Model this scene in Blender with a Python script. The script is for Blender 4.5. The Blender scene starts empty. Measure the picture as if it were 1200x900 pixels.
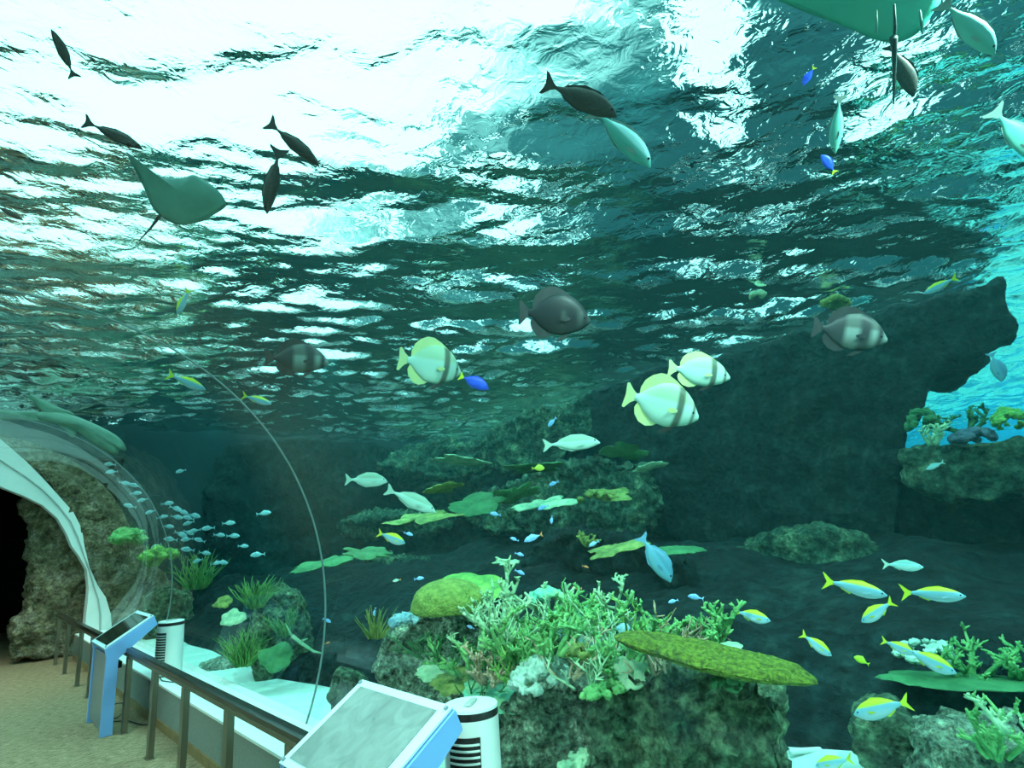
import bpy, bmesh, math, random
import numpy as np
from mathutils import Vector, Matrix, noise
random.seed(7)
rng = np.random.RandomState(11)
scene = bpy.context.scene
COL = scene.collection
rad = math.radians

# ------------------------------------------------------------------ camera
TCX, TCZ, TR, ZS = 0.05, 1.2, 2.25, 4.0      # tunnel axis and radius, water level
# world: X = out of the tunnel to the right, Y = along the tunnel, Z = up
CAM = Vector((0.0, 0.0, 1.8)); FPX = 700.0
_yaw, _pitch, _roll = rad(43.2), rad(13.0), rad(-3.5)
_f = Vector((math.sin(_yaw)*math.cos(_pitch), math.cos(_yaw)*math.cos(_pitch), math.sin(_pitch)))
_r0 = Vector((math.cos(_yaw), -math.sin(_yaw), 0)); _u0 = _r0.cross(_f)
RI = (_r0*math.cos(_roll) + _u0*math.sin(_roll)).normalized(); UP = RI.cross(_f).normalized(); FW = _f.normalized()
cd = bpy.data.cameras.new('camera'); cam = bpy.data.objects.new('camera', cd); COL.objects.link(cam)
cam.matrix_world = Matrix(((RI.x, UP.x, -FW.x, CAM.x), (RI.y, UP.y, -FW.y, CAM.y), (RI.z, UP.z, -FW.z, CAM.z), (0, 0, 0, 1)))
cd.sensor_width = 36; cd.lens = FPX/1200*36; cd.clip_start = 0.05; cd.clip_end = 200
scene.camera = cam

# ------------------------------------------------------------------ view
vs = scene.view_settings
vs.view_transform = 'Standard'; vs.look = 'None'; vs.gamma = 1; vs.use_curve_mapping = False
vs.exposure = 0.0
cy = scene.cycles
cy.max_bounces = 10; cy.diffuse_bounces = 3; cy.glossy_bounces = 4; cy.transmission_bounces = 6
cy.transparent_max_bounces = 24; cy.volume_bounces = 1
cy.use_denoising = True
cy.use_adaptive_sampling = True; cy.adaptive_threshold = 0.02
cy.sample_clamp_indirect = 6.0
cy.volume_step_rate = 4

# ------------------------------------------------------------------ node helpers
class NT:
    def __init__(s, tree): s.t = tree; tree.nodes.clear()
    def n(s, typ, ins=None, **kw):
        nd = s.t.nodes.new(typ)
        for k, v in kw.items(): setattr(nd, k, v)
        for k, v in (ins or {}).items():
            sock = nd.inputs[k]
            if isinstance(v, bpy.types.NodeSocket): s.t.links.new(v, sock)
            else: sock.default_value = v
        return nd
    def link(s, a, b): s.t.links.new(a, b)
    def math(s, op, a, b=0.0, c=None, clamp=False):
        nd = s.n('ShaderNodeMath', operation=op, use_clamp=clamp)
        for i, v in enumerate((a, b) if c is None else (a, b, c)):
            if isinstance(v, bpy.types.NodeSocket): s.t.links.new(v, nd.inputs[i])
            else: nd.inputs[i].default_value = v
        return nd.outputs[0]
    def ramp(s, fac, stops, interp='LINEAR'):
        nd = s.n('ShaderNodeValToRGB'); s.t.links.new(fac, nd.inputs[0])
        cr = nd.color_ramp; cr.interpolation = interp
        while len(cr.elements) > 1: cr.elements.remove(cr.elements[-1])
        cr.elements[0].position = stops[0][0]; cr.elements[0].color = c4(stops[0][1])
        for p, c in stops[1:]:
            e = cr.elements.new(p); e.color = c4(c)
        return nd.outputs[0]
    def mix(s, fac, a, b, blend='MIX'):
        nd = s.n('ShaderNodeMix', data_type='RGBA', blend_type=blend)
        for i, v in ((0, fac), (6, a), (7, b)):
            if isinstance(v, bpy.types.NodeSocket): s.t.links.new(v, nd.inputs[i])
            else: nd.inputs[i].default_value = c4(v) if i else v
        return nd.outputs[2]
def c4(c): return tuple(c[:3]) + (1.0,) if not isinstance(c, (int, float)) else (c, c, c, 1)
def lin(r, g, b):
    return tuple(((v/255)/12.92 if v/255 < .04045 else ((v/255+.055)/1.055)**2.4) for v in (r, g, b))
def new_mat(name):
    m = bpy.data.materials.new(name); m.use_nodes = True
    return m, NT(m.node_tree)

# ------------------------------------------------------------------ world: the bright skylit hall over the tank
w = bpy.data.worlds.new('hall'); scene.world = w; w.use_nodes = True
nt = NT(w.node_tree)
tc = nt.n('ShaderNodeTexCoord'); sp = nt.n('ShaderNodeSeparateXYZ', {0: tc.outputs['Generated']})
nz = nt.n('ShaderNodeTexNoise', {'Vector': tc.outputs['Generated'], 'Scale': 5.0, 'Detail': 3.0})
v = nt.math('MULTIPLY_ADD', sp.outputs[0], -0.93, sp.outputs[2])
v = nt.math('MAXIMUM', v, nt.math('MULTIPLY', nt.math('SUBTRACT', 0.43, sp.outputs[0]), 1.2))
nz2 = nt.n('ShaderNodeTexNoise', {'Vector': tc.outputs['Generated'], 'Scale': 7.0, 'Detail': 1.5})
pt = nt.math('MULTIPLY', nt.math('SUBTRACT', nz2.outputs[0], 0.545, clamp=True), 8.0)  # bright patches added to the dark side, for light flecks in the surface
v = nt.math('MULTIPLY_ADD', nt.math('SUBTRACT', nz.outputs[0], 0.5), 0.55, v)
v = nt.math('ADD', v, pt)
col = nt.ramp(nt.math('MULTIPLY_ADD', v, .5, .5), [(0.30, (0.006, 0.045, 0.052)), (0.42, (0.014, 0.095, 0.10)), (0.49, (.14, .42, .40)), (0.52, (0.42, 0.97, 0.93)), (1.0, (0.40, 0.97, 0.94))])
WORLD_STRENGTH = 2.8
bg = nt.n('ShaderNodeBackground', {'Color': col, 'Strength': WORLD_STRENGTH})
nt.link(bg.outputs[0], nt.n('ShaderNodeOutputWorld').inputs[0])

def lamp(name, typ, loc, target, energy, color, size=0.1, angle=None, blend=0.5, sy=None):
    d = bpy.data.lights.new(name, typ); o = bpy.data.objects.new(name, d); COL.objects.link(o)
    o.location = loc; dv = Vector(target) - Vector(loc)
    o.rotation_euler = dv.to_track_quat('-Z', 'Y').to_euler()
    d.energy = energy; d.color = color
    if typ == 'AREA':
        d.size = size
        if sy: d.shape = 'RECTANGLE'; d.size_y = sy
    elif typ == 'SPOT':
        d.shadow_soft_size = size; d.spot_size = rad(angle or 60); d.spot_blend = blend
    elif typ == 'POINT': d.shadow_soft_size = size
    return o
TEAL = (0.62, 1.0, 0.88)
# unseen spots added below the surface to brighten reef and sand
lamp('reef_fill', 'SPOT', (2.6, -.3, 3.88), (3.3, 2.7, 0.6), 430, TEAL, .05, 110, .9)
lamp('reef_fill', 'SPOT', (2.2, 1.3, 3.88), (7.2, 5.8, 1.0), 230, TEAL, .05, 120, .9)
lamp('reef_fill', 'SPOT', (3.0, 6.2, 3.85), (2.8, 6.4, 0.3), 220, (0.34, 1.0, 0.88), .05, 110, .9)
lamp('reef_fill', 'SPOT', (3.2, 11.0, 3.85), (3.0, 12.6, 1.0), 110, TEAL, .05, 110, .9)
lamp('reef_fill', 'SPOT', (4.6, -0.3, 3.85), (5.4, .6, 0.6), 90, (0.5, 0.95, 1.0), .05, 100, .9)
lamp('reef_fill', 'SPOT', (-.7, 1.4, 3.9), (3.2, 2.9, 0.6), 520, TEAL, .05, 52, .8)
lamp('back_fill', 'SPOT', (22, 0.5, 3.7), (27, 1.0, 2.0), 800, (0.28, 0.72, 1.0), .1, 150, .9)  # added only to light up the blue back wall
# warm spots added inside the tunnel to warm the walkway floor
lamp('walkway_fill', 'SPOT', (0.4, 11.9, 3.1), (0.6, 12.0, 0), 130, (1.0, 0.88, 0.66), .08, 100, .8)
lamp('walkway_fill', 'SPOT', (-1.2, 5.5, 3.1), (0.3, 6.6, 0), 110, (1.0, 0.92, 0.72), .08, 110, .9)

# ------------------------------------------------------------------ pixel <-> place helpers (photo frame 1200x900)
def ray(px, py): return (RI*(px-600) + UP*(450-py) + FW*FPX).normalized()
def inside(p, m=0.0): return math.hypot(p.x-TCX, p.z-TCZ) < TR+.11+m and p.y < 12.9
def P(px, py, d, m=.10):
    """point at distance d, never nearer than just beyond the acrylic nor above the water"""
    p = CAM + ray(px, py)*d
    if inside(p, m): p = CAM + ray(px, py)*(t_acrylic(px, py)+m)
    if p.z > ZS-.12: p = CAM + ray(px, py)*((ZS-.12-CAM.z)/ray(px, py).z)
    return p
def Pax(px, py, axis, val):
    r = ray(px, py); return CAM + r*((val-CAM[axis])/r[axis])
def size(npx, p): return npx*((p-CAM).dot(FW))/FPX
def t_acrylic(px, py):
    r = ray(px, py); ox, oz = -0.05, 0.6
    a = r.x*r.x + r.z*r.z; b = 2*(ox*r.x+oz*r.z); c = ox*ox+oz*oz-2.36**2
    return (-b + math.sqrt(b*b-4*a*c))/(2*a)
def t_surface(px, py):
    r = ray(px, py); return (ZS-CAM.z)/r.z if r.z > 0.01 else 999
ZS = 4.0

# ------------------------------------------------------------------ object helpers
def tag(o, label=None, cat=None, group=None, kind=None):
    if label: o['label'] = label
    if cat: o['category'] = cat
    if group: o['group'] = group
    if kind: o['kind'] = kind
    return o
def empty(name, loc, label, cat, group=None):
    o = bpy.data.objects.new(name, None); COL.objects.link(o); o.location = loc
    o.empty_display_size = .1
    return tag(o, label, cat, group)
class MB:
    def __init__(s): s.v = []; s.f = []; s.mi = []
    def add(s, vs_, fs, mi=0):
        k = len(s.v); s.v += [tuple(p) for p in vs_]; s.f += [tuple(i+k for i in f) for f in fs]; s.mi += [mi]*len(fs)
    def box(s, x0, x1, y0, y1, z0, z1, mi=0):
        s.add([(x, y, z) for x in (x0, x1) for y in (y0, y1) for z in (z0, z1)],
              [(0, 1, 3, 2), (4, 6, 7, 5), (0, 4, 5, 1), (2, 3, 7, 6), (0, 2, 6, 4), (1, 5, 7, 3)], mi)
    def prism(s, pts, off, mi=0):
        n = len(pts); off = Vector(off)
        s.add([Vector(p) for p in pts] + [Vector(p)+off for p in pts],
              [tuple(range(n))[::-1], tuple(range(n, 2*n))] + [(i, (i+1) % n, n+(i+1) % n, n+i) for i in range(n)], mi)
    def tube(s, pts, rs, n=8, cap=True, mi=0):
        pts = [Vector(p) for p in pts]; k = len(s.v)
        if not isinstance(rs, (list, tuple)): rs = [rs]*len(pts)
        prev = None
        for i, p in enumerate(pts):
            t = (pts[min(i+1, len(pts)-1)] - pts[max(i-1, 0)]).normalized()
            a = prev if prev is not None else (Vector((0, 0, 1)) if abs(t.z) < .9 else Vector((1, 0, 0)))
            a = (a - t*a.dot(t)).normalized(); b = t.cross(a); prev = a
            for j in range(n):
                th = 2*math.pi*j/n
                s.v.append(tuple(p + (a*math.cos(th)+b*math.sin(th))*rs[i]))
        for i in range(len(pts)-1):
            for j in range(n):
                q = (k+i*n+j, k+i*n+(j+1) % n, k+(i+1)*n+(j+1) % n, k+(i+1)*n+j)
                s.f.append(q); s.mi.append(mi)
        if cap:
            s.f.append(tuple(k+j for j in range(n))[::-1]); s.mi.append(mi)
            e = k+(len(pts)-1)*n; s.f.append(tuple(e+j for j in range(n))); s.mi.append(mi)
    def mesh(s, name, mats, smooth=True):
        me = bpy.data.meshes.new(name); me.from_pydata(s.v, [], s.f)
        for m in (mats if isinstance(mats, (list, tuple)) else [mats]): me.materials.append(m)
        me.polygons.foreach_set('material_index', s.mi)
        me.polygons.foreach_set('use_smooth', [smooth]*len(s.f))
        bm = bmesh.new(); bm.from_mesh(me); bmesh.ops.recalc_face_normals(bm, faces=bm.faces); bm.to_mesh(me); bm.free()
        me.update(); return me
    def build(s, name, mats, parent=None, loc=None, smooth=False, bevel=0):
        """link as ONE object; loc = origin (world) when verts are in world coordinates"""
        if loc is not None:
            L = Vector(loc); s.v = [tuple(Vector(p)-L) for p in s.v]
        o = bpy.data.objects.new(name, s.mesh(name, mats, smooth)); COL.objects.link(o)
        if loc is not None: o.location = loc
        if parent: o.parent = parent
        if bevel:
            b = o.modifiers.new('bevel', 'BEVEL'); b.width = bevel; b.segments = 2; b.limit_method = 'ANGLE'
        return o
def world_child(parent, mb, name, mats, smooth=False, bevel=0):
    """mb in world coordinates, parent an unrotated empty"""
    L = parent.location; mb.v = [tuple(Vector(p)-L) for p in mb.v]
    return mb.build(name, mats, parent, smooth=smooth, bevel=bevel)
def obj(name, me, parent=None, loc=None):
    o = bpy.data.objects.new(name, me); COL.objects.link(o)
    if parent: o.parent = parent
    if loc is not None: o.location = loc
    return o

# ------------------------------------------------------------------ materials
def principled(name, color, rough=.6, metal=0, spec=.5, noise_amt=0, nscale=8, bump=0, bscale=30, col2=None, coat=0):
    m, nt = new_mat(name)
    b = nt.n('ShaderNodeBsdfPrincipled', {'Base Color': c4(color), 'Roughness': rough, 'Metallic': metal, 'Specular IOR Level': spec})
    tc = nt.n('ShaderNodeTexCoord')
    if col2 is not None:
        nz = nt.n('ShaderNodeTexNoise', {'Vector': tc.outputs['Object'], 'Scale': nscale, 'Detail': 6.0, 'Roughness': .65})
        f = nt.ramp(nz.outputs[0], [(.38, 0), (.62, 1)])
        nt.link(nt.mix(f, color, col2), b.inputs['Base Color'])
    if bump:
        nz = nt.n('ShaderNodeTexNoise', {'Vector': tc.outputs['Object'], 'Scale': bscale, 'Detail': 5.0})
        bp = nt.n('ShaderNodeBump', {'Height': nz.outputs[0], 'Strength': bump, 'Distance': .02})
        nt.link(bp.outputs[0], b.inputs['Normal'])
    nt.link(b.outputs[0], nt.n('ShaderNodeOutputMaterial').inputs[0])
    return m
def rock_mat(name, c1, c2, c3, scale=3.0, bump=.8, lo=.14, hi=2.0):
    m, nt = new_mat(name)
    tc = nt.n('ShaderNodeTexCoord'); co = tc.outputs['Object']
    n1 = nt.n('ShaderNodeTexNoise', {'Vector': co, 'Scale': scale, 'Detail': 8.0, 'Roughness': .65, 'Distortion': .4})
    n2 = nt.n('ShaderNodeTexNoise', {'Vector': co, 'Scale': scale*5, 'Detail': 6.0, 'Roughness': .7})
    vo = nt.n('ShaderNodeTexVoronoi', {'Vector': co, 'Scale': scale*9})
    a = nt.ramp(n1.outputs[0], [(.32, c1), (.5, c2), (.68, c3)])
    dk = nt.ramp(n2.outputs[0], [(.34, (lo, lo, lo)), (.5, (.8, .8, .8)), (.66, (hi, hi, hi))])
    cc = nt.mix(1.0, a, dk, 'MULTIPLY')
    h = nt.math('MULTIPLY_ADD', n2.outputs[0], .7, nt.math('MULTIPLY', vo.outputs[0], .35))
    h = nt.math('MULTIPLY_ADD', n1.outputs[0], 1.3, h)
    bp = nt.n('ShaderNodeBump', {'Height': h, 'Strength': bump, 'Distance': .12})
    b = nt.n('ShaderNodeBsdfPrincipled', {'Base Color': cc, 'Roughness': .85, 'Specular IOR Level': .25, 'Normal': bp.outputs[0]})
    nt.link(b.outputs[0], nt.n('ShaderNodeOutputMaterial').inputs[0])
    return m
M = {}
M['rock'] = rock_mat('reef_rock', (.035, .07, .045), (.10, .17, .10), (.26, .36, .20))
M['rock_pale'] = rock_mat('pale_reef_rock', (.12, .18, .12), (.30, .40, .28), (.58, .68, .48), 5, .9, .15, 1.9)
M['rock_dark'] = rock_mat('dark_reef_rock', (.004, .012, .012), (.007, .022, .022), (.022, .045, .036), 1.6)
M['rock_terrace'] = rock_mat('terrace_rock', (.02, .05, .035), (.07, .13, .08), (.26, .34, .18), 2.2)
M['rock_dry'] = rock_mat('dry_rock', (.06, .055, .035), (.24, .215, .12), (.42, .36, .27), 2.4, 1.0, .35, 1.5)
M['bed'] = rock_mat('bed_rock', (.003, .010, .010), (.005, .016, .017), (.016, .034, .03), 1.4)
M['sand'] = principled('sand', (.70, .86, .78), .9, col2=(.56, .74, .66), nscale=3, bump=.4, bscale=60)
M['tank_wall'] = principled('tank_wall', (.006, .025, .03), .8, col2=(.012, .04, .042), nscale=.8)
M['tank_blue'] = principled('tank_blue', (.10, .48, .72), .8, col2=(.08, .42, .62), nscale=.7)
M['white'] = principled('white_paint', (.80, .84, .80), .45, col2=(.72, .78, .74), nscale=2)
M['ledge'] = principled('ledge_white', (.82, .86, .82), .4)
M['panel'] = principled('wall_panel', (.26, .28, .25), .6, col2=(.22, .24, .21), nscale=40, bump=.2, bscale=200)
M['wood'] = principled('baseboard_wood', (.30, .19, .08), .5, col2=(.22, .13, .05), nscale=12)
M['steel'] = principled('brushed_steel', (.22, .19, .14), .38, .8)
M['rail'] = principled('rail_top', (.022, .016, .012), .25, .2)
M['black'] = principled('black', (.012, .012, .012), .5)
M['void'] = principled('unlit_black', (.004, .004, .004), 1.0, spec=0)
M['plastic'] = principled('white_plastic', (.72, .76, .73), .3)
M['plastic_grey'] = principled('grey_plastic', (.40, .43, .40), .4)
M['blue'] = principled('pale_blue_metal', (.22, .42, .82), .32, .25)
M['blue_dark'] = principled('blue_metal_shade', (.12, .30, .58), .35, .25)
M['alu'] = principled('grey_metal_panel', (.30, .32, .36), .35, .6)
M['bezel'] = principled('bezel', (.62, .78, .82), .3)
M['screen'] = principled('dark_screen', (.012, .016, .013), .08)
M['joint'] = principled('joint_sealant', (.16, .24, .23), .4)
M['cord'] = principled('cord', (.03, .03, .03), .5)
M['outlet'] = principled('outlet', (.50, .44, .40), .4)

def carpet():
    m, nt = new_mat('carpet')
    tc = nt.n('ShaderNodeTexCoord'); mp = nt.n('ShaderNodeMapping', {'Vector': tc.outputs['Object'], 'Scale': (14, 55, 1), 'Rotation': (0, 0, rad(43))})
    n1 = nt.n('ShaderNodeTexNoise', {'Vector': mp.outputs[0], 'Scale': 1.0, 'Detail': 4.0})
    n2 = nt.n('ShaderNodeTexNoise', {'Vector': tc.outputs['Object'], 'Scale': 60.0, 'Detail': 2.0})
    f = nt.math('MULTIPLY_ADD', n1.outputs[0], .7, nt.math('MULTIPLY', n2.outputs[0], .3))
    c = nt.ramp(f, [(.36, (.14, .092, .05)), (.52, (.29, .195, .115)), (.66, (.42, .29, .185))])
    bp = nt.n('ShaderNodeBump', {'Height': f, 'Strength': .5, 'Distance': .01})
    b = nt.n('ShaderNodeBsdfPrincipled', {'Base Color': c, 'Roughness': .95, 'Specular IOR Level': .1, 'Normal': bp.outputs[0]})
    nt.link(b.outputs[0], nt.n('ShaderNodeOutputMaterial').inputs[0]); return m
M['carpet'] = carpet()

def acrylic():
    m, nt = new_mat('acrylic')
    ge = nt.n('ShaderNodeNewGeometry')
    dt = nt.n('ShaderNodeVectorMath', {0: ge.outputs['Incoming'], 1: ge.outputs['Normal']}, operation='DOT_PRODUCT')
    om = nt.math('SUBTRACT', 1.0, nt.math('ABSOLUTE', dt.outputs['Value']), clamp=True)
    fr = nt.math('MULTIPLY_ADD', nt.math('POWER', om, 5.5), .50, .012)   # Schlick, the same from both sides
    tr = nt.n('ShaderNodeBsdfTransparent', {'Color': (.965, .985, .98, 1)})
    gl = nt.n('ShaderNodeBsdfGlossy', {'Color': (1, 1, 1, 1), 'Roughness': .015})
    mx = nt.n('ShaderNodeMixShader', {0: fr, 1: tr.outputs[0], 2: gl.outputs[0]})
    nt.link(mx.outputs[0], nt.n('ShaderNodeOutputMaterial').inputs[0]); return m
M['acrylic'] = acrylic()
def water_surface_mat():
    m, nt = new_mat('water_surface')
    tc = nt.n('ShaderNodeTexCoord')
    n1 = nt.n('ShaderNodeTexNoise', {'Vector': tc.outputs['Object'], 'Scale': 9.0, 'Detail': 3.0, 'Distortion': .6})
    bp = nt.n('ShaderNodeBump', {'Height': n1.outputs[0], 'Strength': .3, 'Distance': .05})
    g = nt.n('ShaderNodeBsdfGlass', {'Color': (.93, 1, .98, 1), 'Roughness': 0.0, 'IOR': 1.135, 'Normal': bp.outputs[0]})
    nt.link(g.outputs[0], nt.n('ShaderNodeOutputMaterial').inputs[0]); return m
M['surface'] = water_surface_mat()
def water_volume():
    m, nt = new_mat('tank_water')
    ab = nt.n('ShaderNodeVolumeAbsorption', {'Color': (.08, .74, .78, 1), 'Density': .10})
    sc = nt.n('ShaderNodeVolumeScatter', {'Color': (.10, .80, .86, 1), 'Density': .008, 'Anisotropy': .3})
    ad = nt.n('ShaderNodeAddShader', {0: ab.outputs[0], 1: sc.outputs[0]})
    nt.link(ad.outputs[0], nt.n('ShaderNodeOutputMaterial').inputs['Volume']); return m
M['water'] = water_volume()

# ------------------------------------------------------------------ STRUCTURE

YE = 13.0            # far end of the acrylic tunnel
def struct(name, mb, mat, loc=(0, 0, 0), smooth=False, kind='structure', bevel=0):
    o = mb.build(name, mat, loc=loc, smooth=smooth, bevel=bevel); o['kind'] = kind; return o
b = MB(); b.box(-2.3, 1.8, -3, 20, -.1, 0); struct('floor', b, M['carpet'])
b = MB(); b.box(1.77, 2.24, -3, YE+.2, 0, .385); struct('wall_right', b, M['panel'])
b = MB(); b.box(1.75, 2.26, -3, YE, .385, .405); struct('trim_1', b, M['ledge'])
b = MB(); b.box(1.752, 1.772, -3, YE, 0, .075); struct('baseboard_right', b, M['wood'])
b = MB(); b.box(-2.14, -1.67, -3, YE, 0, .385); struct('wall_left', b, M['panel'])
b = MB(); b.box(-2.16, -1.65, -3, YE, .385, .405); struct('trim_2', b, M['ledge'])
# corridor beyond the arch, its darkness put into black wall colour
b = MB()
b.box(-2.3, 2.3, 19.0, 19.2, 0, 4); b.box(-2.5, -2.3, 13.7, 19.2, 0, 4); b.box(2.3, 2.5, 14.2, 19.2, 0, 4); b.box(-2.5, 2.5, 13.7, 19.2, 3.9, 4.1)
struct('wall_corridor', b, M['void'])
# white end ring of the tunnel
def arc(r, n=64, a0=None, zb=.0):
    pts = []
    for i in range(n+1):
        a = math.pi*(-0.12) + (math.pi*1.24)*i/n
        x, z = TCX+r*math.cos(a), TCZ+r*math.sin(a)
        pts.append((x, max(z, zb)))
    return pts
def ring(name, r0, r1, y0, y1, mat, n=72, a0=-.365, kind='structure'):
    mb = MB(); A = []
    for i in range(n+1):
        a = a0 + (math.pi-2*a0)*i/n
        for (r, y) in ((r0, y0), (r1, y0), (r1, y1), (r0, y1)):
            mb.v.append((TCX+r*math.cos(a), y, TCZ+r*math.sin(a)))
    for i in range(n):
        for j in range(4):
            mb.f.append((4*i+j, 4*i+(j+1) % 4, 4*i+4+(j+1) % 4, 4*i+4+j)); mb.mi.append(0)
    mb.f += [(0, 1, 2, 3), (4*n+3, 4*n+2, 4*n+1, 4*n)]; mb.mi += [0, 0]
    o = mb.build(name, mat, loc=(0, 0, 0), smooth=True); o['kind'] = kind
    md = o.modifiers.new('edge', 'EDGE_SPLIT'); md.split_angle = rad(40)
    return o
outer = [(0, 514), (30, 540), (50, 560), (68, 580), (86, 600), (96, 620), (99, 640), (105, 665), (114, 685), (124, 700), (130, 720), (134, 752)]
inner = [(99, 752), (101, 720), (103, 705), (104, 690), (102, 668), (93, 652), (84, 640), (78, 625), (68, 608), (50, 592), (30, 582), (0, 570)]
A = [Pax(a, b_, 1, YE) for a, b_ in outer]; B = [Pax(a, b_, 1, YE) for a, b_ in inner]
A[-1].z = B[0].z = 0.0
def mir(L): return [Vector((2*TCX-p.x, p.y, p.z)) for p in reversed(L)]
A = mir(A)+A; B = list(reversed(B)); B = mir(B)+B
mb = MB(); n = len(A)
for k in range(n-1): mb.prism([A[k], A[k+1], B[k+1], B[k]], (0, .30, 0))
mb.v = [(x, y, z) for x, y, z in mb.v]
o = struct('trim_arch', mb, M['white'])
mb = MB(); C_ = [Vector((TCX+(p.x-TCX)*2.6/max(.1, math.hypot(p.x-TCX, p.z-TCZ)), p.y, max(0, TCZ+(p.z-TCZ)*2.6/max(.1, math.hypot(p.x-TCX, p.z-TCZ))))) for p in A]
for k in range(n-1): mb.prism([C_[k]+Vector((0, .27, 0)), C_[k+1]+Vector((0, .27, 0)), A[k+1]+Vector((0, .27, 0)), A[k]+Vector((0, .27, 0))], (0, .12, 0))
struct('wall_end', mb, M['rock_dry'])
mb = MB(); mm = [A[k].lerp(B[k], .45) + Vector((0, -.012, 0)) for k in range(n)]
mb.tube(mm, .012, 6); struct('trim_arch_seam', mb, M['plastic_grey'])
# acrylic panels with joints
for k, (y0, y1) in enumerate(((-3, 4.8), (4.8, 9.4), (9.4, YE-.03))):
    o = ring('window_%d' % (k+1), TR, TR+.09, y0+.002, y1-.002, M['acrylic'])
for k, y in enumerate((4.8, 9.4)):
    ring('trim_joint_%d' % (k+1), TR-.006, TR+.004, y-.007, y+.007, M['joint'])
# tank shell
b = MB(); b.box(2.24, 27, -5.9, YE+.35, -.1, .3)
SAND = struct('floor_sand', b, M['sand'])
b = MB(); b.box(27, 27.2, -6, 14.2, 0, 4.4); struct('wall_back', b, M['tank_blue'])
b = MB(); b.box(2.3, 27, YE+.4, YE+.7, 0, 4.4); b.box(-6, 2.3, YE+.35, YE+.7, 3.42, 4.4); b.box(-6, 27, -6.3, -6.05, 0, 4.4); b.box(-6.3, -6.05, -6, YE+.4, 0, 4.4); struct('wall_tank', b, M['tank_wall'])
b = MB(); b.box(-6, -2.13, -6, YE+.4, 0, .3); struct('floor_tank_left', b, M['rock_dark'])  # unseen left sand floor, coloured dark so its reflection in the acrylic stays dim

# ------------------------------------------------------------------ water surface (real waves)
WAVE = 0.0056
X0, X1, Y0, Y1, st = -4.0, 26.95, -6.0, 13.32, 0.045
xs = np.arange(X0, X1+1e-6, st); ys = np.arange(Y0, Y1+1e-6, st)
GX, GY = np.meshgrid(xs, ys); Z = np.zeros_like(GX)
r2 = np.random.RandomState(5)
for i in range(90):
    lam = 0.15*(1.5/0.15)**(r2.rand()**1.5); k = 2*math.pi/lam
    th = rad(56) + r2.randn()*.55
    A = WAVE*lam
    ph = r2.rand()*6.28
    wx = GX + .10*np.sin(GY*1.3+i); wy = GY + .10*np.sin(GX*1.1+i*2)
    Z += A*np.sin(k*(wx*math.cos(th)+wy*math.sin(th))+ph)
Z *= .85 + .3*np.sin(GX*.9+1)*np.sin(GY*.7)
Z *= np.interp(np.hypot(GX, GY), [2.5, 4, 6, 9, 14, 22], [.50, .80, 1.25, 1.7, 2.1, 2.4])   # livelier away from the tunnel
nx, ny = len(xs), len(ys)
co = np.stack([GX, GY, Z], -1).reshape(-1, 3)
idx = np.arange(nx*ny).reshape(ny, nx)
q = np.stack([idx[:-1, :-1], idx[:-1, 1:], idx[1:, 1:], idx[1:, :-1]], -1).reshape(-1, 4)
me = bpy.data.meshes.new('water_surface'); me.vertices.add(len(co)); me.vertices.foreach_set('co', co.ravel())
me.loops.add(q.size); me.loops.foreach_set('vertex_index', q.ravel().astype(np.int32))
me.polygons.add(len(q)); me.polygons.foreach_set('loop_start', np.arange(0, q.size, 4, dtype=np.int32))
me.polygons.foreach_set('loop_total', np.full(len(q), 4, dtype=np.int32))
me.update(); me.validate(); me.polygons.foreach_set('use_smooth', [True]*len(me.polygons))
me.materials.append(M['surface'])
o = obj('water_surface', me, loc=(0, 0, ZS)); tag(o, 'rippling underside of the water surface over the tank', 'water', kind='stuff')
# water body (volume) around the tunnel
mb = MB(); poly = [(2.3, .31), (26.9, .31), (26.9, ZS-.12), (-5.9, ZS-.12), (-5.9, .31), (-2.2, .31)]
A = [TCX+0*i for i in range(0)]
for i in range(41):
    a = math.pi+.37 - (math.pi+.74)*i/40
    poly.append((TCX+2.40*math.cos(a), TCZ+2.40*math.sin(a)))
mb.prism([(x, -5.9, z) for x, z in poly], (0, YE+5.86, 0))
o = mb.build('tank_water', M['water'], loc=(0, 0, 0)); tag(o, 'clear blue-green water filling the tank', 'water', kind='stuff')

# ------------------------------------------------------------------ rocks
_tex = {}
def tex(kind, sc_, depth=4):
    k = (kind, sc_)
    if k not in _tex:
        t = bpy.data.textures.new('rock_tex', kind); t.noise_scale = sc_
        if kind == 'CLOUDS': t.noise_depth = depth
        _tex[k] = t
    return _tex[k]
def roughen(o, voxel, amp, sc_, fine=.55, smooth=4, mid=True):
    m = o.modifiers.new('remesh', 'REMESH'); m.mode = 'VOXEL'; m.voxel_size = voxel; m.use_smooth_shade = True
    if smooth:
        m = o.modifiers.new('soft', 'SMOOTH'); m.iterations = smooth; m.factor = .6
    for (kind, s2, a, mid_) in (('CLOUDS', sc_, amp, .5), ('VORONOI', sc_*.45, -amp*.5, .4), ('CLOUDS', sc_*.22, amp*fine, .5)):
        m = o.modifiers.new('rough', 'DISPLACE'); m.texture = tex(kind, s2); m.texture_coords = 'GLOBAL'
        m.strength = a*1.6; m.mid_level = mid_
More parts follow.
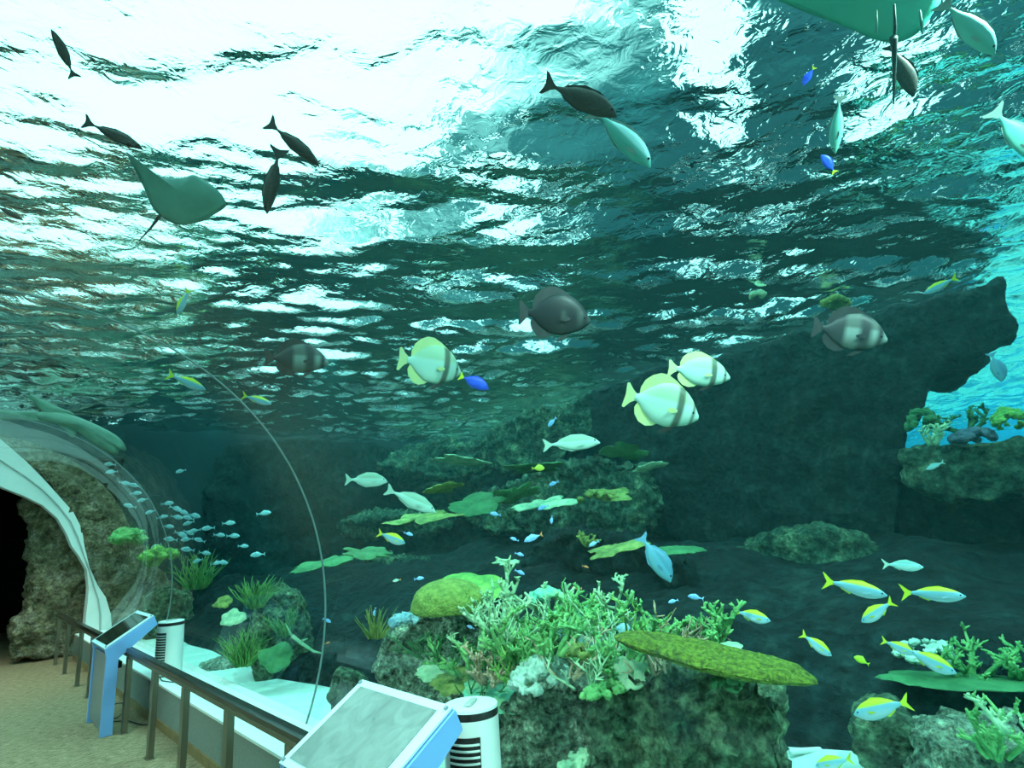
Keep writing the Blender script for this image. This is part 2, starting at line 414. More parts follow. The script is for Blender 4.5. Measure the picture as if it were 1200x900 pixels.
def outline_rock(name, label, px, plane, thick, mat, amp=.12, sc_=.6, voxel=.05, group=None, cat='rock', kind=None, smooth=4, push=None, grow=1.0):
    """px outline on a plane (('x',7.6) / ('d',4.1) = camera distance at the centre), given real thickness away from the tunnel"""
    if plane[0] == 'x':
        pts = [Pax(a, b_, 0, plane[1]) for a, b_ in px]
        if max(p.y for p in pts) > 11.9: pts = [CAM+(p-CAM)*min(1, 11.9/p.y) if p.y > 0 else p for p in pts]
    elif plane[0] == 'y': pts = [Pax(a, b_, 1, plane[1]) for a, b_ in px]
    else:
        cx = sum(a for a, _ in px)/len(px); cy_ = sum(b_ for _, b_ in px)/len(px)
        c0 = CAM+ray(cx, cy_)*plane[1]; n_ = (c0-CAM); n_.z = 0; n_.normalize()
        k = 0
        while True:
            q_ = (c0-CAM).dot(n_) + k*.04; pts = [CAM + ray(a, b_)*(q_/ray(a, b_).dot(n_)) for a, b_ in px]; k += 1
            if k > 120 or not any(inside(p, amp*.5) for p in pts): break
    if push is None:
        push = sum(pts, Vector())/len(pts) - CAM; push.z = 0; push.normalize()
    for p in pts: p.z = min(p.z, ZS-.10)
    mb = MB(); mb.prism(pts, Vector(push)*thick)
    c = sum(pts, Vector())/len(pts) + Vector(push)*thick*.5
    zb = min(p.z for p in pts)
    o = mb.build(name, mat, loc=(c.x, c.y, zb), smooth=True)
    roughen(o, voxel, amp, sc_, smooth=smooth)
    return tag(o, label, cat, group, kind)
def blob_rock(name, label, blobs, mat, amp=.1, sc_=.4, voxel=.035, group=None, cat='rock', smooth=3):
    """union of ellipsoids: (centre, (rx,ry,rz))"""
    mb = MB(); c0 = Vector(blobs[0][0]); zb = min(c[2]-r[2] for c, r in blobs)
    for c, r in blobs:
        vs_, fs = [], []
        n, m_ = 16, 10
        for i in range(1, m_):
            for j in range(n):
                t, p = math.pi*i/m_, 2*math.pi*j/n
                vs_.append((c[0]+r[0]*math.sin(t)*math.cos(p), c[1]+r[1]*math.sin(t)*math.sin(p), c[2]+r[2]*math.cos(t)))
        vs_ += [(c[0], c[1], c[2]+r[2]), (c[0], c[1], c[2]-r[2])]
        for i in range(m_-2):
            for j in range(n): fs.append((i*n+j, i*n+(j+1) % n, (i+1)*n+(j+1) % n, (i+1)*n+j))
        T, B_ = len(vs_)-2, len(vs_)-1
        for j in range(n): fs.append((T, (j+1) % n, j)); fs.append((B_, (m_-2)*n+j, (m_-2)*n+(j+1) % n))
        mb.add(vs_, fs)
    o = mb.build(name, mat, loc=(c0.x, c0.y, zb), smooth=True)
    roughen(o, voxel, amp, sc_, smooth=smooth)
    return tag(o, label, cat, group)

# back cliff, running parallel to the tunnel, from sand to the surface
def cliff(name, f, y0, y1, z0, z1, mat, ny_, nz_, amp):
    mb = MB()
    g = []
    for i in range(ny_+1):
        for j in range(nz_+1):
            y = y0+(y1-y0)*i/ny_; z = z0+(z1-z0)*j/nz_
            x = f(y, z) + amp*noise.fractal(Vector((y*.55, z*.9, 3)), 1.0, 2.0, 5) + amp*.5*noise.noise(Vector((y*.3, z*2.4, 9)))
            g.append((x, y, z))
    k = len(g); g += [(p[0]+1.2, p[1], p[2]) for p in g]
    W = nz_+1
    fs = [(i*W+j, (i+1)*W+j, (i+1)*W+j+1, i*W+j+1) for i in range(ny_) for j in range(nz_)]
    fs += [tuple(k+a for a in f_)[::-1] for f_ in fs]
    for i in range(ny_):
        fs += [(i*W, k+i*W, k+(i+1)*W, (i+1)*W), (i*W+nz_, (i+1)*W+nz_, k+(i+1)*W+nz_, k+i*W+nz_)]
    for j in range(nz_):
        fs += [(j, j+1, k+j+1, k+j), (ny_*W+j, k+ny_*W+j, k+ny_*W+j+1, ny_*W+j+1)]
    mb.add(g, fs); return mb.build(name, mat, loc=(0, 0, 0), smooth=True)
# dark rocky bed rising from the sand strip along the glass
mb = MB(); nx_, ny_ = 90, 200; g = []
for i in range(nx_+1):
    for j in range(ny_+1):
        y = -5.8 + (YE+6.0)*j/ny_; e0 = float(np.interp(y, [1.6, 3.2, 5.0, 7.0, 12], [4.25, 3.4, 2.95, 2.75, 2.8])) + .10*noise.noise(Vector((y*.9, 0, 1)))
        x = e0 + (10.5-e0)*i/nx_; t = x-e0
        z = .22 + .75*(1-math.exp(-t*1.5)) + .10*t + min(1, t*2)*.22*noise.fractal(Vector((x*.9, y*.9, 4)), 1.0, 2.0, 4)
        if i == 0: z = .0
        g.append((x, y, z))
W = ny_+1
mb.add(g, [(i*W+j, (i+1)*W+j, (i+1)*W+j+1, i*W+j+1) for i in range(nx_) for j in range(ny_)])
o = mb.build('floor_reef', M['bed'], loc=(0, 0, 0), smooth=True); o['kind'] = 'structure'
o = cliff('wall_reef', lambda y, z: 8.6 + .25*(z-1.8) - .5*math.exp(-((z-.9)/.5)**2) , 3.0, 13.6, .1, 3.86, M['rock_terrace'], 220, 80, .55); o['kind'] = 'structure'

# the big dark overhang on the right
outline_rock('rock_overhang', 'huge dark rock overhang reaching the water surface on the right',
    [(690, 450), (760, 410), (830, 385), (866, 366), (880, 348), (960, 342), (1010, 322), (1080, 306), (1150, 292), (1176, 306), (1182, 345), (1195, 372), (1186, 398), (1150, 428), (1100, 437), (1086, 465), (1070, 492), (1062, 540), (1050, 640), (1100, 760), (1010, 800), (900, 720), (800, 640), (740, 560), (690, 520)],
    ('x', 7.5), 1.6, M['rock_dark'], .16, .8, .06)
outline_rock('rock_terrace', 'dark rock terrace carrying corals under the blue gap at right',
    [(1050, 524), (1120, 520), (1215, 512), (1300, 520), (1300, 600), (1210, 580), (1120, 590), (1060, 570)], ('x', 7.0), 1.0, M['rock_terrace'], .10, .45, .04)
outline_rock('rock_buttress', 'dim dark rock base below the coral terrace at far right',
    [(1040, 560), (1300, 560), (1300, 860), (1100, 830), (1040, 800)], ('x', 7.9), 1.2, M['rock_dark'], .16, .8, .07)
outline_rock('rock_spur', 'weathered grey-green rock spur in the dark behind the fusiliers',
    [(850, 650), (900, 625), (960, 615), (1010, 625), (1045, 650), (1040, 690), (1000, 700), (930, 690), (870, 700), (830, 690)], ('x', 6.9), .9, M['rock_terrace'], .12, .5, .04)
# terraces in the middle
TER = [
 ('large craggy rock ledge meeting the surface left of the overhang', [(545, 535), (575, 505), (620, 478), (665, 472), (700, 455), (760, 470), (770, 510), (690, 520), (640, 545), (590, 555)], ('x', 7.9), .9, 'rock_terrace'),
 ('low craggy ledge at the surface, leftmost of the upper ledges', [(440, 545), (480, 520), (530, 512), (570, 530), (585, 545), (540, 562), (470, 560)], ('x', 8.0), .9, 'rock_terrace'),
 ('broad lumpy rock shelf under the pale plate corals', [(530, 600), (560, 580), (610, 560), (640, 545), (700, 536), (760, 548), (778, 585), (770, 620), (700, 632), (620, 625), (560, 622)], ('x', 6.9), 1.0, 'rock_terrace'),
 ('long dim rock shelf above the left sand', [(380, 640), (420, 615), (500, 600), (560, 612), (620, 640), (600, 690), (500, 700), (420, 700), (380, 690)], ('x', 7.2), .9, 'rock_dark'),
 ('narrow rock ledge streaked green at left centre', [(395, 612), (440, 598), (520, 600), (530, 618), (470, 628), (400, 630)], ('x', 6.8), .6, 'rock_terrace'),
 ('big dark round-shouldered rock behind the coral garden', [(612, 660), (625, 640), (655, 624), (700, 622), (760, 640), (812, 655), (818, 690), (790, 712), (700, 722), (640, 715), (614, 700)], ('x', 5.4), 1.0, 'rock_dark'),
 ('low grey rock shelf left of the brain coral', [(395, 665), (440, 650), (500, 655), (520, 680), (500, 705), (420, 715), (390, 700)], ('x', 5.6), .7, 'rock_terrace'),
 ('rounded dark rock right of the blue surgeonfish', [(770, 660), (800, 650), (820, 672), (812, 700), (780, 706), (765, 690)], ('x', 5.9), .5, 'rock_terrace'),
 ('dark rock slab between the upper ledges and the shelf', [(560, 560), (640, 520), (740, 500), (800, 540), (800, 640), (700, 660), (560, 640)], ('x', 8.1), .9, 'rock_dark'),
]
for lab, px, pl, th, mt in TER:
    outline_rock('reef_rock', lab, px, pl, th, M[mt], .20, .45, .045, smooth=2)
# near mound in front of the glass
NEAR = [
 ('pitted pale boulder at bottom centre beside the white heater', [(582, 905), (582, 860), (600, 825), (640, 803), (690, 800), (712, 830), (720, 870), (735, 905), (735, 960), (582, 960)], 3.05, .55, 'rock_pale', .11),
 ('massive dark green rock under the mossy table coral', [(690, 905), (690, 850), (705, 820), (735, 795), (800, 790), (870, 800), (915, 825), (925, 860), (935, 905), (935, 1000), (690, 1000)], 3.35, .8, 'rock', .13),
 ('tall grey-green rock below the brain coral', [(437, 850), (440, 790), (455, 745), (500, 716), (560, 714), (585, 740), (600, 800), (600, 860), (560, 900), (470, 880)], 3.95, .8, 'rock_pale', .12),
 ('dark rock bed beneath the staghorn thicket', [(560, 860), (560, 770), (600, 745), (700, 740), (820, 760), (860, 800), (860, 880), (700, 900)], 4.6, 1.0, 'rock', .10),
 ('smooth dimpled boulder under the yellow-tailed fish at bottom right', [(998, 880), (1002, 850), (1020, 840), (1050, 838), (1070, 855), (1075, 885), (1060, 905), (1015, 905)], 4.1, .45, 'rock', .05),
 ('blocky dark rock below the coral shelf at bottom right', [(1058, 880), (1062, 815), (1085, 803), (1140, 802), (1220, 806), (1250, 830), (1250, 960), (1090, 960)], 4.9, .9, 'rock_dark', .10),
 ('rubbly speckled rock in the bottom right corner', [(1055, 920), (1070, 885), (1100, 868), (1150, 872), (1220, 880), (1220, 960), (1060, 960)], 3.9, .6, 'rock_pale', .10),
 ('rough mossy boulder peeking over the near kiosk', [(385, 815), (395, 790), (415, 792), (440, 810), (450, 850), (400, 850)], 4.3, .4, 'rock', .06),
]
for lab, px, d, th, mt, am in NEAR:
    outline_rock('boulder', lab, px, ('d', d), th, M[mt], am, .3, .022, smooth=2)
# left part of the tank
LEFT = [
 ('tall brown rock pillar behind the leaning green plants', [(295, 800), (290, 740), (300, 700), (330, 690), (352, 700), (372, 760), (380, 810), (378, 835), (340, 835)], 7.6, .6, 'rock', .08),
 ('low grey rock slab lying on the left sand', [(225, 790), (255, 775), (300, 785), (355, 805), (378, 835), (340, 835), (270, 815), (235, 800)], 7.4, .5, 'rock_pale', .06),
 ('brown-green rock stump in the tank behind the far heater', [(168, 775), (168, 700), (190, 690), (222, 695), (232, 730), (230, 780)], 10.0, .7, 'rock', .10),
]
for lab, px, d, th, mt, am in LEFT:
    outline_rock('sunken_rock', lab, px, ('d', d), th, M[mt], am, .4, .035)
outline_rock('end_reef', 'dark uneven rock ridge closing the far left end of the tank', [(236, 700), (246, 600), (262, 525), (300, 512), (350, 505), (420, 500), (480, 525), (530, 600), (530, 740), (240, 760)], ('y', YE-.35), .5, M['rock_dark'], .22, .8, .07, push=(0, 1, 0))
outline_rock('reef_slope', 'brown-green rock slope rising beside the white arch inside the tank', [(40, 546), (60, 548), (98, 572), (140, 602), (172, 640), (180, 664), (215, 690), (238, 705), (238, 800), (132, 800), (128, 720), (120, 698), (109, 680), (101, 655), (95, 636), (92, 616), (80, 598), (62, 576)], ('y', YE+.02), .6, M['rock_dry'], .11, .5, .04, push=(0, 1, 0), smooth=2)
outline_rock('cave_rock', 'rough brown-green rock lining the dark tunnel mouth', [(22, 585), (34, 578), (50, 588), (68, 606), (80, 624), (90, 648), (106, 664), (110, 690), (108, 772), (17, 773), (14, 745), (20, 728), (33, 716), (38, 690), (34, 650), (40, 620)], ('y', YE+.36), .9, M['rock_dry'], .12, .5, .035, push=(0, 1, 0), smooth=2)

# ------------------------------------------------------------------ corals
def mat2(name, c1, c2, scale=12, bump=.5, bscale=40, rough=.7):
    return principled(name, c1, rough, col2=c2, nscale=scale, bump=bump, bscale=bscale, spec=.3)
M['stag_green'] = mat2('staghorn_green', (.08, .30, .09), (.24, .52, .18))
M['stag_pale'] = mat2('staghorn_pale', (.24, .46, .26), (.46, .66, .40))
M['stag_brown'] = mat2('staghorn_brown', (.42, .30, .18), (.62, .48, .32))
M['moss'] = mat2('mossy', (.05, .09, .01), (.20, .30, .03), 45, 1.0, 90)
M['brain'] = mat2('brain_coral', (.11, .22, .04), (.24, .37, .08), 26, 1.0, 60)
M['plate_green'] = mat2('plate_green', (.03, .14, .05), (.07, .24, .09), 6)
M['plate_pale'] = mat2('plate_pale', (.20, .40, .24), (.50, .68, .42), 8)
M['plate_yellow'] = mat2('plate_yellow', (.09, .16, .04), (.28, .35, .09), 10)
M['clam'] = mat2('clam_turquoise', (.12, .52, .38), (.34, .66, .34), 7)
M['leaf'] = mat2('leafy_green', (.08, .30, .06), (.26, .50, .10), 10)
M['weed'] = mat2('weed_green', (.05, .18, .05), (.20, .40, .10), 7)
M['bubble'] = mat2('bubble_coral', (.30, .48, .38), (.54, .72, .60), 14)
M['blue_fan'] = mat2('blue_fan', (.14, .34, .42), (.34, .55, .58), 9)
M['purple'] = mat2('purple_coral', (.05, .09, .13), (.12, .16, .20), 20)

def staghorn(name, label, base, n, length, r, mat, spread=1.1, seed=0, tilt=Vector((0, 0, .8)), depth=3, tip=None, group=None, thin=False):
    """stubby antler branches; length = reach of one main arm"""
    R_ = random.Random(seed); mb = MB()
    if not thin: length, r = length*.72, r*1.35
    def grow(p, d, L, rr, k):
        pts = [p]; rs = [rr]; q = p.copy(); dd = d.copy(); ns = 4
        for i in range(ns):
            dd = (dd + Vector((R_.uniform(-1, 1), R_.uniform(-1, 1), R_.uniform(-.4, .7)))*.26).normalized()
            q = q + dd*L/ns; pts.append(q.copy()); rs.append(rr*(1-.13*(i+1)))
            if k > 0 and R_.random() < (.75 if i < ns-1 else .4):
                side = Vector((R_.uniform(-1, 1), R_.uniform(-1, 1), R_.uniform(-.3, .9))).normalized()
                grow(q.copy(), (dd*.5+side*.9).normalized(), L*R_.uniform(.32, .62), rr*.80, k-1)
        e = dd*rs[-1]*.8; pts.append(q+e); rs.append(rs[-1]*.45)
        mb.tube(pts, rs, 7)
    for i in range(n):
        a = R_.uniform(0, 6.28); e = R_.random()**.6*spread
        d = (tilt + Vector((math.cos(a)*e, math.sin(a)*e, R_.uniform(-.1, .2)))).normalized()
        grow(Vector((math.cos(a)*e*length*.3, math.sin(a)*e*length*.3, 0)), d, length*R_.uniform(.6, 1.1), r, depth)
    o = mb.build(name, mat, smooth=True); o.location = base
    return tag(o, label, 'coral', group)
def plate_px(name, label, px, py, d, wpx, hpx, mat, thick=.02, seed=0, wavy=.2, deep=.62, roll=0, cat='coral'):
    """disc coral whose apparent outline is wpx by hpx (half sizes), tilted toward or away from the visitor"""
    c = P(px, py, d, .2); r = ray(px, py); rx = size(wpx, c); ry = rx*deep
    s_ = max(-.98, min(.98, hpx/(wpx*deep))); a = math.asin(s_)
    sx = (RI*math.cos(roll) + UP*math.sin(roll)); sx = (sx - r*sx.dot(r)).normalized(); up_ = sx.cross(r).normalized()
    if up_.dot(UP) < 0: up_ = -up_
    sgn = -1 if (c.z < CAM.z+.25) else 1
    nrm = (up_*math.cos(a) + r*sgn*math.sin(a)).normalized(); yv = nrm.cross(sx).normalized()
    o = disc_coral(name, label, c, rx, ry, thick, mat, wavy=wavy, seed=seed, cat=cat)
    o.rotation_quaternion = Matrix((sx, yv, nrm)).transposed().to_quaternion()
    return o
def disc_coral(name, label, c, rx, ry, thick, mat, normal=(0, 0, 1), yaw=0, wavy=.1, seed=0, cup=0, cat='coral'):
    mb = MB(); nr, na = 10, 48; top = []; bot = []
    for i in range(nr+1):
        t = i/nr
        for j in range(na):
            a = 2*math.pi*j/na
            e = 1 + wavy*noise.noise(Vector((math.cos(a)*1.6, math.sin(a)*1.6, seed*3.1)))*2 + wavy*.5*noise.noise(Vector((math.cos(a)*5, math.sin(a)*5, seed)))
            x, y = rx*t*e*math.cos(a), ry*t*e*math.sin(a)
            z = cup*t*t*min(rx, ry) + wavy*.35*min(rx, ry)*noise.noise(Vector((x/rx*2, y/ry*2, seed+5)))*t
            h = thick*math.sqrt(max(0, 1-t**4))
            top.append((x, y, z+h*.5 + .12*thick*noise.noise(Vector((x*30, y*30, seed)))*2)); bot.append((x, y, z-h*.5))
    k = len(top); fs = []
    for i in range(nr):
        for j in range(na):
            q_ = (i*na+j, i*na+(j+1) % na, (i+1)*na+(j+1) % na, (i+1)*na+j)
            fs.append(q_); fs.append(tuple(k+x for x in q_)[::-1])
    for j in range(na): fs.append((nr*na+j, nr*na+(j+1) % na, k+nr*na+(j+1) % na, k+nr*na+j))
    mb.add(top+bot, fs)
    me = mb.mesh(name, mat)
    bm = bmesh.new(); bm.from_mesh(me); bmesh.ops.remove_doubles(bm, verts=bm.verts, dist=1e-5); bmesh.ops.recalc_face_normals(bm, faces=bm.faces); bm.to_mesh(me); bm.free()
    o = obj(name, me, loc=c)
    o.rotation_mode = 'QUATERNION'
    o.rotation_quaternion = Vector(normal).to_track_quat('Z', 'Y') @ Matrix.Rotation(yaw, 4, 'Z').to_quaternion()
    return tag(o, label, cat)
def lumps(name, label, c, rx, ry, rz, n, r, mat, seed=0, cat='coral'):
    """cluster of rounded lobes over a dome"""
    R_ = random.Random(seed); mb = MB()
    for i in range(n):
        a = R_.uniform(0, 6.28); t = math.acos(1-R_.random()*.95)
        cx, cy_, cz = rx*math.sin(t)*math.cos(a), ry*math.sin(t)*math.sin(a), rz*math.cos(t)
        rr = r*R_.uniform(.7, 1.2); vs_ = []; fs = []; nn, mm = 10, 6
        for q_ in range(mm+1):
            for j in range(nn):
                tt, pp = math.pi*q_/mm, 2*math.pi*j/nn
                vs_.append((cx+rr*math.sin(tt)*math.cos(pp), cy_+rr*math.sin(tt)*math.sin(pp), cz+rr*.8*math.cos(tt)))
        for q_ in range(mm):
            for j in range(nn): fs.append((q_*nn+j, q_*nn+(j+1) % nn, (q_+1)*nn+(j+1) % nn, (q_+1)*nn+j))
        mb.add(vs_, fs)
    o = mb.build(name, mat, smooth=True); o.location = c
    roughen(o, max(.007, r*.22), r*.55, r*1.1, smooth=2)
    return tag(o, label, cat)
def fan(name, label, c, n, L, wdt, mat, seed=0, lean=Vector((0, 0, 0)), cat='plant', thin=.004, group=None, curl=.25):
    """tuft of upright blades"""
    R_ = random.Random(seed); mb = MB()
    for i in range(n):
        a = R_.uniform(0, 6.28); e = R_.random()
        p = Vector((math.cos(a)*e*L*.25, math.sin(a)*e*L*.25, 0)); d = (Vector((math.cos(a)*e*.8, math.sin(a)*e*.8, 1))+lean).normalized()
        l = L*R_.uniform(.5, 1.1); pts = []; rs = []
        for k in range(5):
            pts.append(p.copy()); rs.append(wdt*(1-.2*k)*(1+.3*(k == 1))); p = p + d*l/4
            d = (d+Vector((R_.uniform(-1, 1), R_.uniform(-1, 1), R_.uniform(-.3, .5)))*curl).normalized()
        mb.tube(pts, rs, 5)
    o = mb.build(name, mat, smooth=True); o.location = c
    return tag(o, label, cat, group)

# brain coral dome with a green lip behind
def dome(name, label, c, r, mat, k=1, cat='coral', sx=1.0, seed=0):
    mb = MB(); n, m_ = 72, 30; vs_ = []; fs = []
    for i in range(m_+1):
        t = math.pi*.62*i/m_
        for j in range(n):
            p = 2*math.pi*j/n; d = Vector((math.sin(t)*math.cos(p), math.sin(t)*math.sin(p), math.cos(t)))
            w_ = noise.noise(d*9+Vector((seed, 0, 0))); g_ = abs(noise.noise(d*16+Vector((0, seed, 0))))
            e = 1+.05*noise.noise(d*2.3)+.035*g_ + .01*w_
            vs_.append((r*sx*d.x*e, r*sx*d.y*e, r*.62*d.z*e))
    for i in range(m_):
        for j in range(n): fs.append((i*n+j, i*n+(j+1) % n, (i+1)*n+(j+1) % n, (i+1)*n+j))
    fs.append(tuple(m_*n+j for j in range(n)))
    mb.add(vs_, fs); o = mb.build(name, mat, smooth=True); o.location = c
    return tag(o, label, cat)
p = P(526, 706, 4.05); dome('brain_coral', 'round green brain coral on top of the grey rock', p, size(43, p), M['brain'])
p = P(545, 690, 4.7); disc_coral('plate_coral', 'green leaf-like plate coral just behind the brain coral', p, size(42, p), size(40, p), .03, M['leaf'], (-.3, -.25, 1), wavy=.25, seed=3)

# staghorn thicket
TH = [  # px,py,d,n,length,r,mat,label
 (610, 775, 3.75, 10, .36, .013, 'stag_green', 'tangled green staghorn thicket left of centre'),
 (585, 740, 3.95, 7, .40, .012, 'stag_pale', 'long pale staghorn arms reaching up beside the brain coral'),
 (650, 770, 3.55, 9, .30, .012, 'stag_green', 'green staghorn clump above the pitted boulder'),
 (575, 800, 3.65, 8, .26, .010, 'stag_brown', 'brown-pink fine staghorn clump low in the thicket'),
 (545, 790, 3.8, 8, .26, .010, 'stag_green', 'green staghorn clump on the front of the grey rock'),
 (690, 745, 3.9, 8, .34, .014, 'stag_green', 'upright green staghorn clump at centre of the garden'),
 (730, 790, 3.5, 9, .26, .012, 'stag_green', 'dense green staghorn clump beside the dark rock top'),
 (760, 765, 4.0, 7, .36, .013, 'stag_green', 'branching green staghorn behind the mossy table coral'),
 (830, 765, 3.9, 8, .34, .012, 'stag_green', 'spiky staghorn rising over the right part of the table coral'),
 (715, 720, 4.2, 4, .34, .010, 'stag_pale', 'two thin upright pale staghorn fingers at centre'),
 (640, 720, 4.3, 6, .34, .013, 'stag_pale', 'pale staghorn arms below the big round-shouldered rock'),
]
for i, (a, b_, d, n, L, r, mt, lab) in enumerate(TH):
    staghorn('staghorn_coral', lab, P(a, b_, d), n, L, r, M[mt], seed=20+i)
staghorn('staghorn_coral', 'green staghorn bush in the bottom right corner', P(1165, 885, 3.9), 8, .26, .0105, M['stag_green'], seed=50)
staghorn('staghorn_coral', 'small pale staghorn at the right edge near the bottom', P(1195, 862, 3.6), 3, .20, .008, M['stag_pale'], seed=51)
staghorn('staghorn_coral', 'dim staghorn branches standing on the coral shelf at right', P(1140, 795, 4.9), 8, .34, .012, M['stag_green'], seed=52)
staghorn('staghorn_coral', 'short staghorn tuft at the right edge of the coral shelf', P(1190, 792, 4.9), 7, .28, .012, M['stag_green'], seed=53)
lumps('finger_coral', 'pale-tipped finger coral cluster behind the overlapping fusiliers', P(1085, 772, 4.9), .22, .15, .10, 40, .028, M['bubble'], 3)
plate_px('plate_coral', 'wavy-edged plate coral spread over the dark rock at right', 1130, 798, 4.8, 85, 10, M['plate_green'], .035, 9, .2, .6, roll=rad(-4))
# mossy table coral seen edge-on
plate_px('table_coral', 'mossy olive-green table coral jutting out edge-on to the right', 838, 771, 3.2, 112, 13, M['moss'], .075, 4, .08, .42, roll=rad(-12.5))
lumps('pebble_coral', 'round-lobed green coral tucked beneath the table coral', P(853, 806, 3.22), .085, .06, .06, 34, .020, M['plate_green'], 5)
# garden details
p = P(634, 802, 3.25); lumps('bubble_coral', 'pale domed bubble coral perched on the pitted boulder', p, size(36, p), size(26, p), size(28, p), 60, .034, M['bubble'], 8)
plate_px('giant_plate', 'turquoise scalloped plate coral behind the near heater', 580, 817, 3.2, 42, 17, M['clam'], .02, 12, .14, .8, roll=rad(-14))
p = P(530, 800, 3.6); disc_coral('leaf_coral', 'yellow-green leafy coral low on the grey rock', p, .15, .10, .02, M['plate_yellow'], (-.5, -.4, 1), wavy=.3, seed=13)
p = P(515, 788, 3.65); disc_coral('leaf_coral', 'bright curled green coral above the yellow leafy coral', p, .11, .08, .03, M['stag_pale'], (-.5, -.4, .8), wavy=.5, seed=14)
p = P(640, 705, 4.2); lumps('soft_coral', 'pale turquoise soft coral behind the staghorn arms', p, .12, .08, .07, 20, .035, M['clam'], 15)
p = P(670, 722, 4.1); disc_coral('leaf_coral', 'turquoise leaf coral leaning to the right at centre', p, .16, .09, .02, M['clam'], (-.4, -.5, .8), wavy=.3, seed=16)
p = P(700, 740, 4.15); disc_coral('layered_coral', 'pale blue layered coral at centre of the garden', p, .20, .12, .03, M['blue_fan'], (-.5, -.5, .8), wavy=.35, seed=17)
p = P(735, 790, 3.4); disc_coral('leaf_coral', 'ribbed green plate coral standing by the dark rock', p, .10, .09, .018, M['plate_pale'], (-.7, -.6, .3), wavy=.2, seed=18)
p = P(680, 770, 3.45); lumps('lettuce_coral', 'bright yellow-green lettuce coral in the middle of the thicket', p, .07, .05, .06, 14, .028, M['plate_yellow'], 19)
p = P(710, 812, 3.25); lumps('soft_coral', 'low green soft coral between the two bottom boulders', p, .16, .07, .04, 34, .024, M['stag_green'], 21)
p = P(760, 738, 4.3); lumps('soft_coral', 'mixed green soft coral behind the left end of the table coral', p, .16, .08, .05, 26, .026, M['leaf'], 22)
p = P(855, 758, 3.6); disc_coral('leaf_coral', 'small white-edged plate lying on the table coral', p, .06, .04, .012, M['plate_pale'], (-.3, -.3, 1), wavy=.2, seed=23)
fan('sea_plant', 'yellow-green bushy plant left of the grey rock', P(440, 748, 4.1), 34, .24, .008, M['plate_yellow'], 31)
lumps('soft_coral', 'greyish blue soft coral under the brain coral', P(472, 732, 4.05), .10, .08, .06, 26, .03, M['blue_fan'], 33)
# left tank planting
for i, (a, b_, d, n, L, lab) in enumerate([(230, 690, 11.2, 40, .75, 'leafy green plant on the far rock slope left of the seam'), (178, 664, 12.0, 26, .5, 'small yellow-green plant on the crest of the rock slope'), (300, 712, 7.4, 40, .42, 'spiky green plant on top of the brown rock pillar'), (285, 780, 7.1, 44, .48, 'dense green grass-like plant at the foot of the pillar'), (335, 745, 7.3, 22, .40, 'thin green plant hanging on the right side of the pillar')]):
    fan('sea_plant', lab, P(a, b_, d), n*2, L*.8, .015 if d > 9 else .010, M['weed'], 40+i, curl=.55)
for i, (a, b_, d, r, mt, lab) in enumerate([(272, 724, 7.0, .13, 'plate_pale', 'pale green disc coral next to the leaning plants'), (325, 770, 7.0, .17, 'plate_green', 'green saucer coral at right of the grassy plant'), (262, 706, 7.2, .10, 'plate_yellow', 'small yellow disc coral above the pale disc'), (162, 660, 12.2, .0, '', '')]):
    if r: disc_coral('disc_coral', lab, P(a, b_, d), r, r*.8, .03, M[mt], (-.5, -.8, .9), wavy=.2, seed=60+i)
lumps('soft_coral', 'bright green rounded coral at the crest of the rock slope', P(150, 634, 12.1), .22, .1, .18, 24, .09, M['stag_green'], 66)
lumps('soft_coral', 'pale green lobed coral by the far leafy plant', P(187, 654, 11.7), .22, .1, .13, 20, .08, M['leaf'], 67)
p = P(375, 764, 6.9)
mb = MB(); q0, q1 = P(342, 745, 6.9), P(379, 766, 6.9); mb.tube([q0, q0.lerp(q1, .35)+Vector((0, 0, -.02)), q0.lerp(q1, .7)+Vector((0, 0, -.03)), q1], [.02, .016, .012, .006], 6)
mb.tube([q0.lerp(q1, .3), q0.lerp(q1, .5)+Vector((0, 0, .06))], [.012, .005], 6); mb.tube([q0, q0+Vector((-.05, .05, .12))], [.014, .006], 6)
tag(mb.build('bare_branch', M['stag_pale'], loc=q0, smooth=True), 'pale bare branch reaching right from the green plants', 'branch')
# plate corals on the terraces
PL = [(560, 590, 6.6, 42, 11, 'plate_green', 'dark green plate coral, left of the pair on the shelf'), (606, 577, 6.6, 34, 11, 'plate_green', 'rounded green plate coral, right of the pair on the shelf'),
 (735, 531, 6.8, 40, 11, 'plate_green', 'wide green plate coral beside the pale surgeonfish'), (715, 580, 6.4, 36, 8, 'plate_yellow', 'yellow-rimmed plate coral on the lumpy shelf'),
 (515, 572, 6.8, 30, 6, 'plate_yellow', 'thin yellow wavy plate behind the pale surgeonfish pair'), (725, 642, 5.1, 48, 8, 'plate_yellow', 'lime plate coral on top of the dark round-shouldered rock'),
 (795, 645, 5.3, 36, 7, 'plate_green', 'pointed green plate coral right of the blue surgeonfish'), (628, 549, 6.9, 44, 6, 'plate_green', 'narrow green plate behind the small yellow fish'),
 (500, 606, 6.5, 56, 6, 'plate_yellow', 'long thin greenish plate on the left ledge'), (380, 660, 6.9, 48, 6, 'plate_green', 'long pale-edged plate coral at left centre'), (430, 648, 5.5, 40, 6, 'plate_green', 'flat grey-green plate near the left shelf'),
 (596, 659, 4.9, 20, 3, 'plate_pale', 'slim pale plate above the staghorn arms'), (640, 590, 6.4, 40, 8, 'plate_pale', 'pale grey plate along the front of the shelf'), (760, 548, 6.7, 22, 5, 'plate_pale', 'small pale plate under the wide green plate'),
 (540, 540, 7.4, 40, 6, 'plate_pale', 'sunlit pale plate on the leftmost surface ledge')]
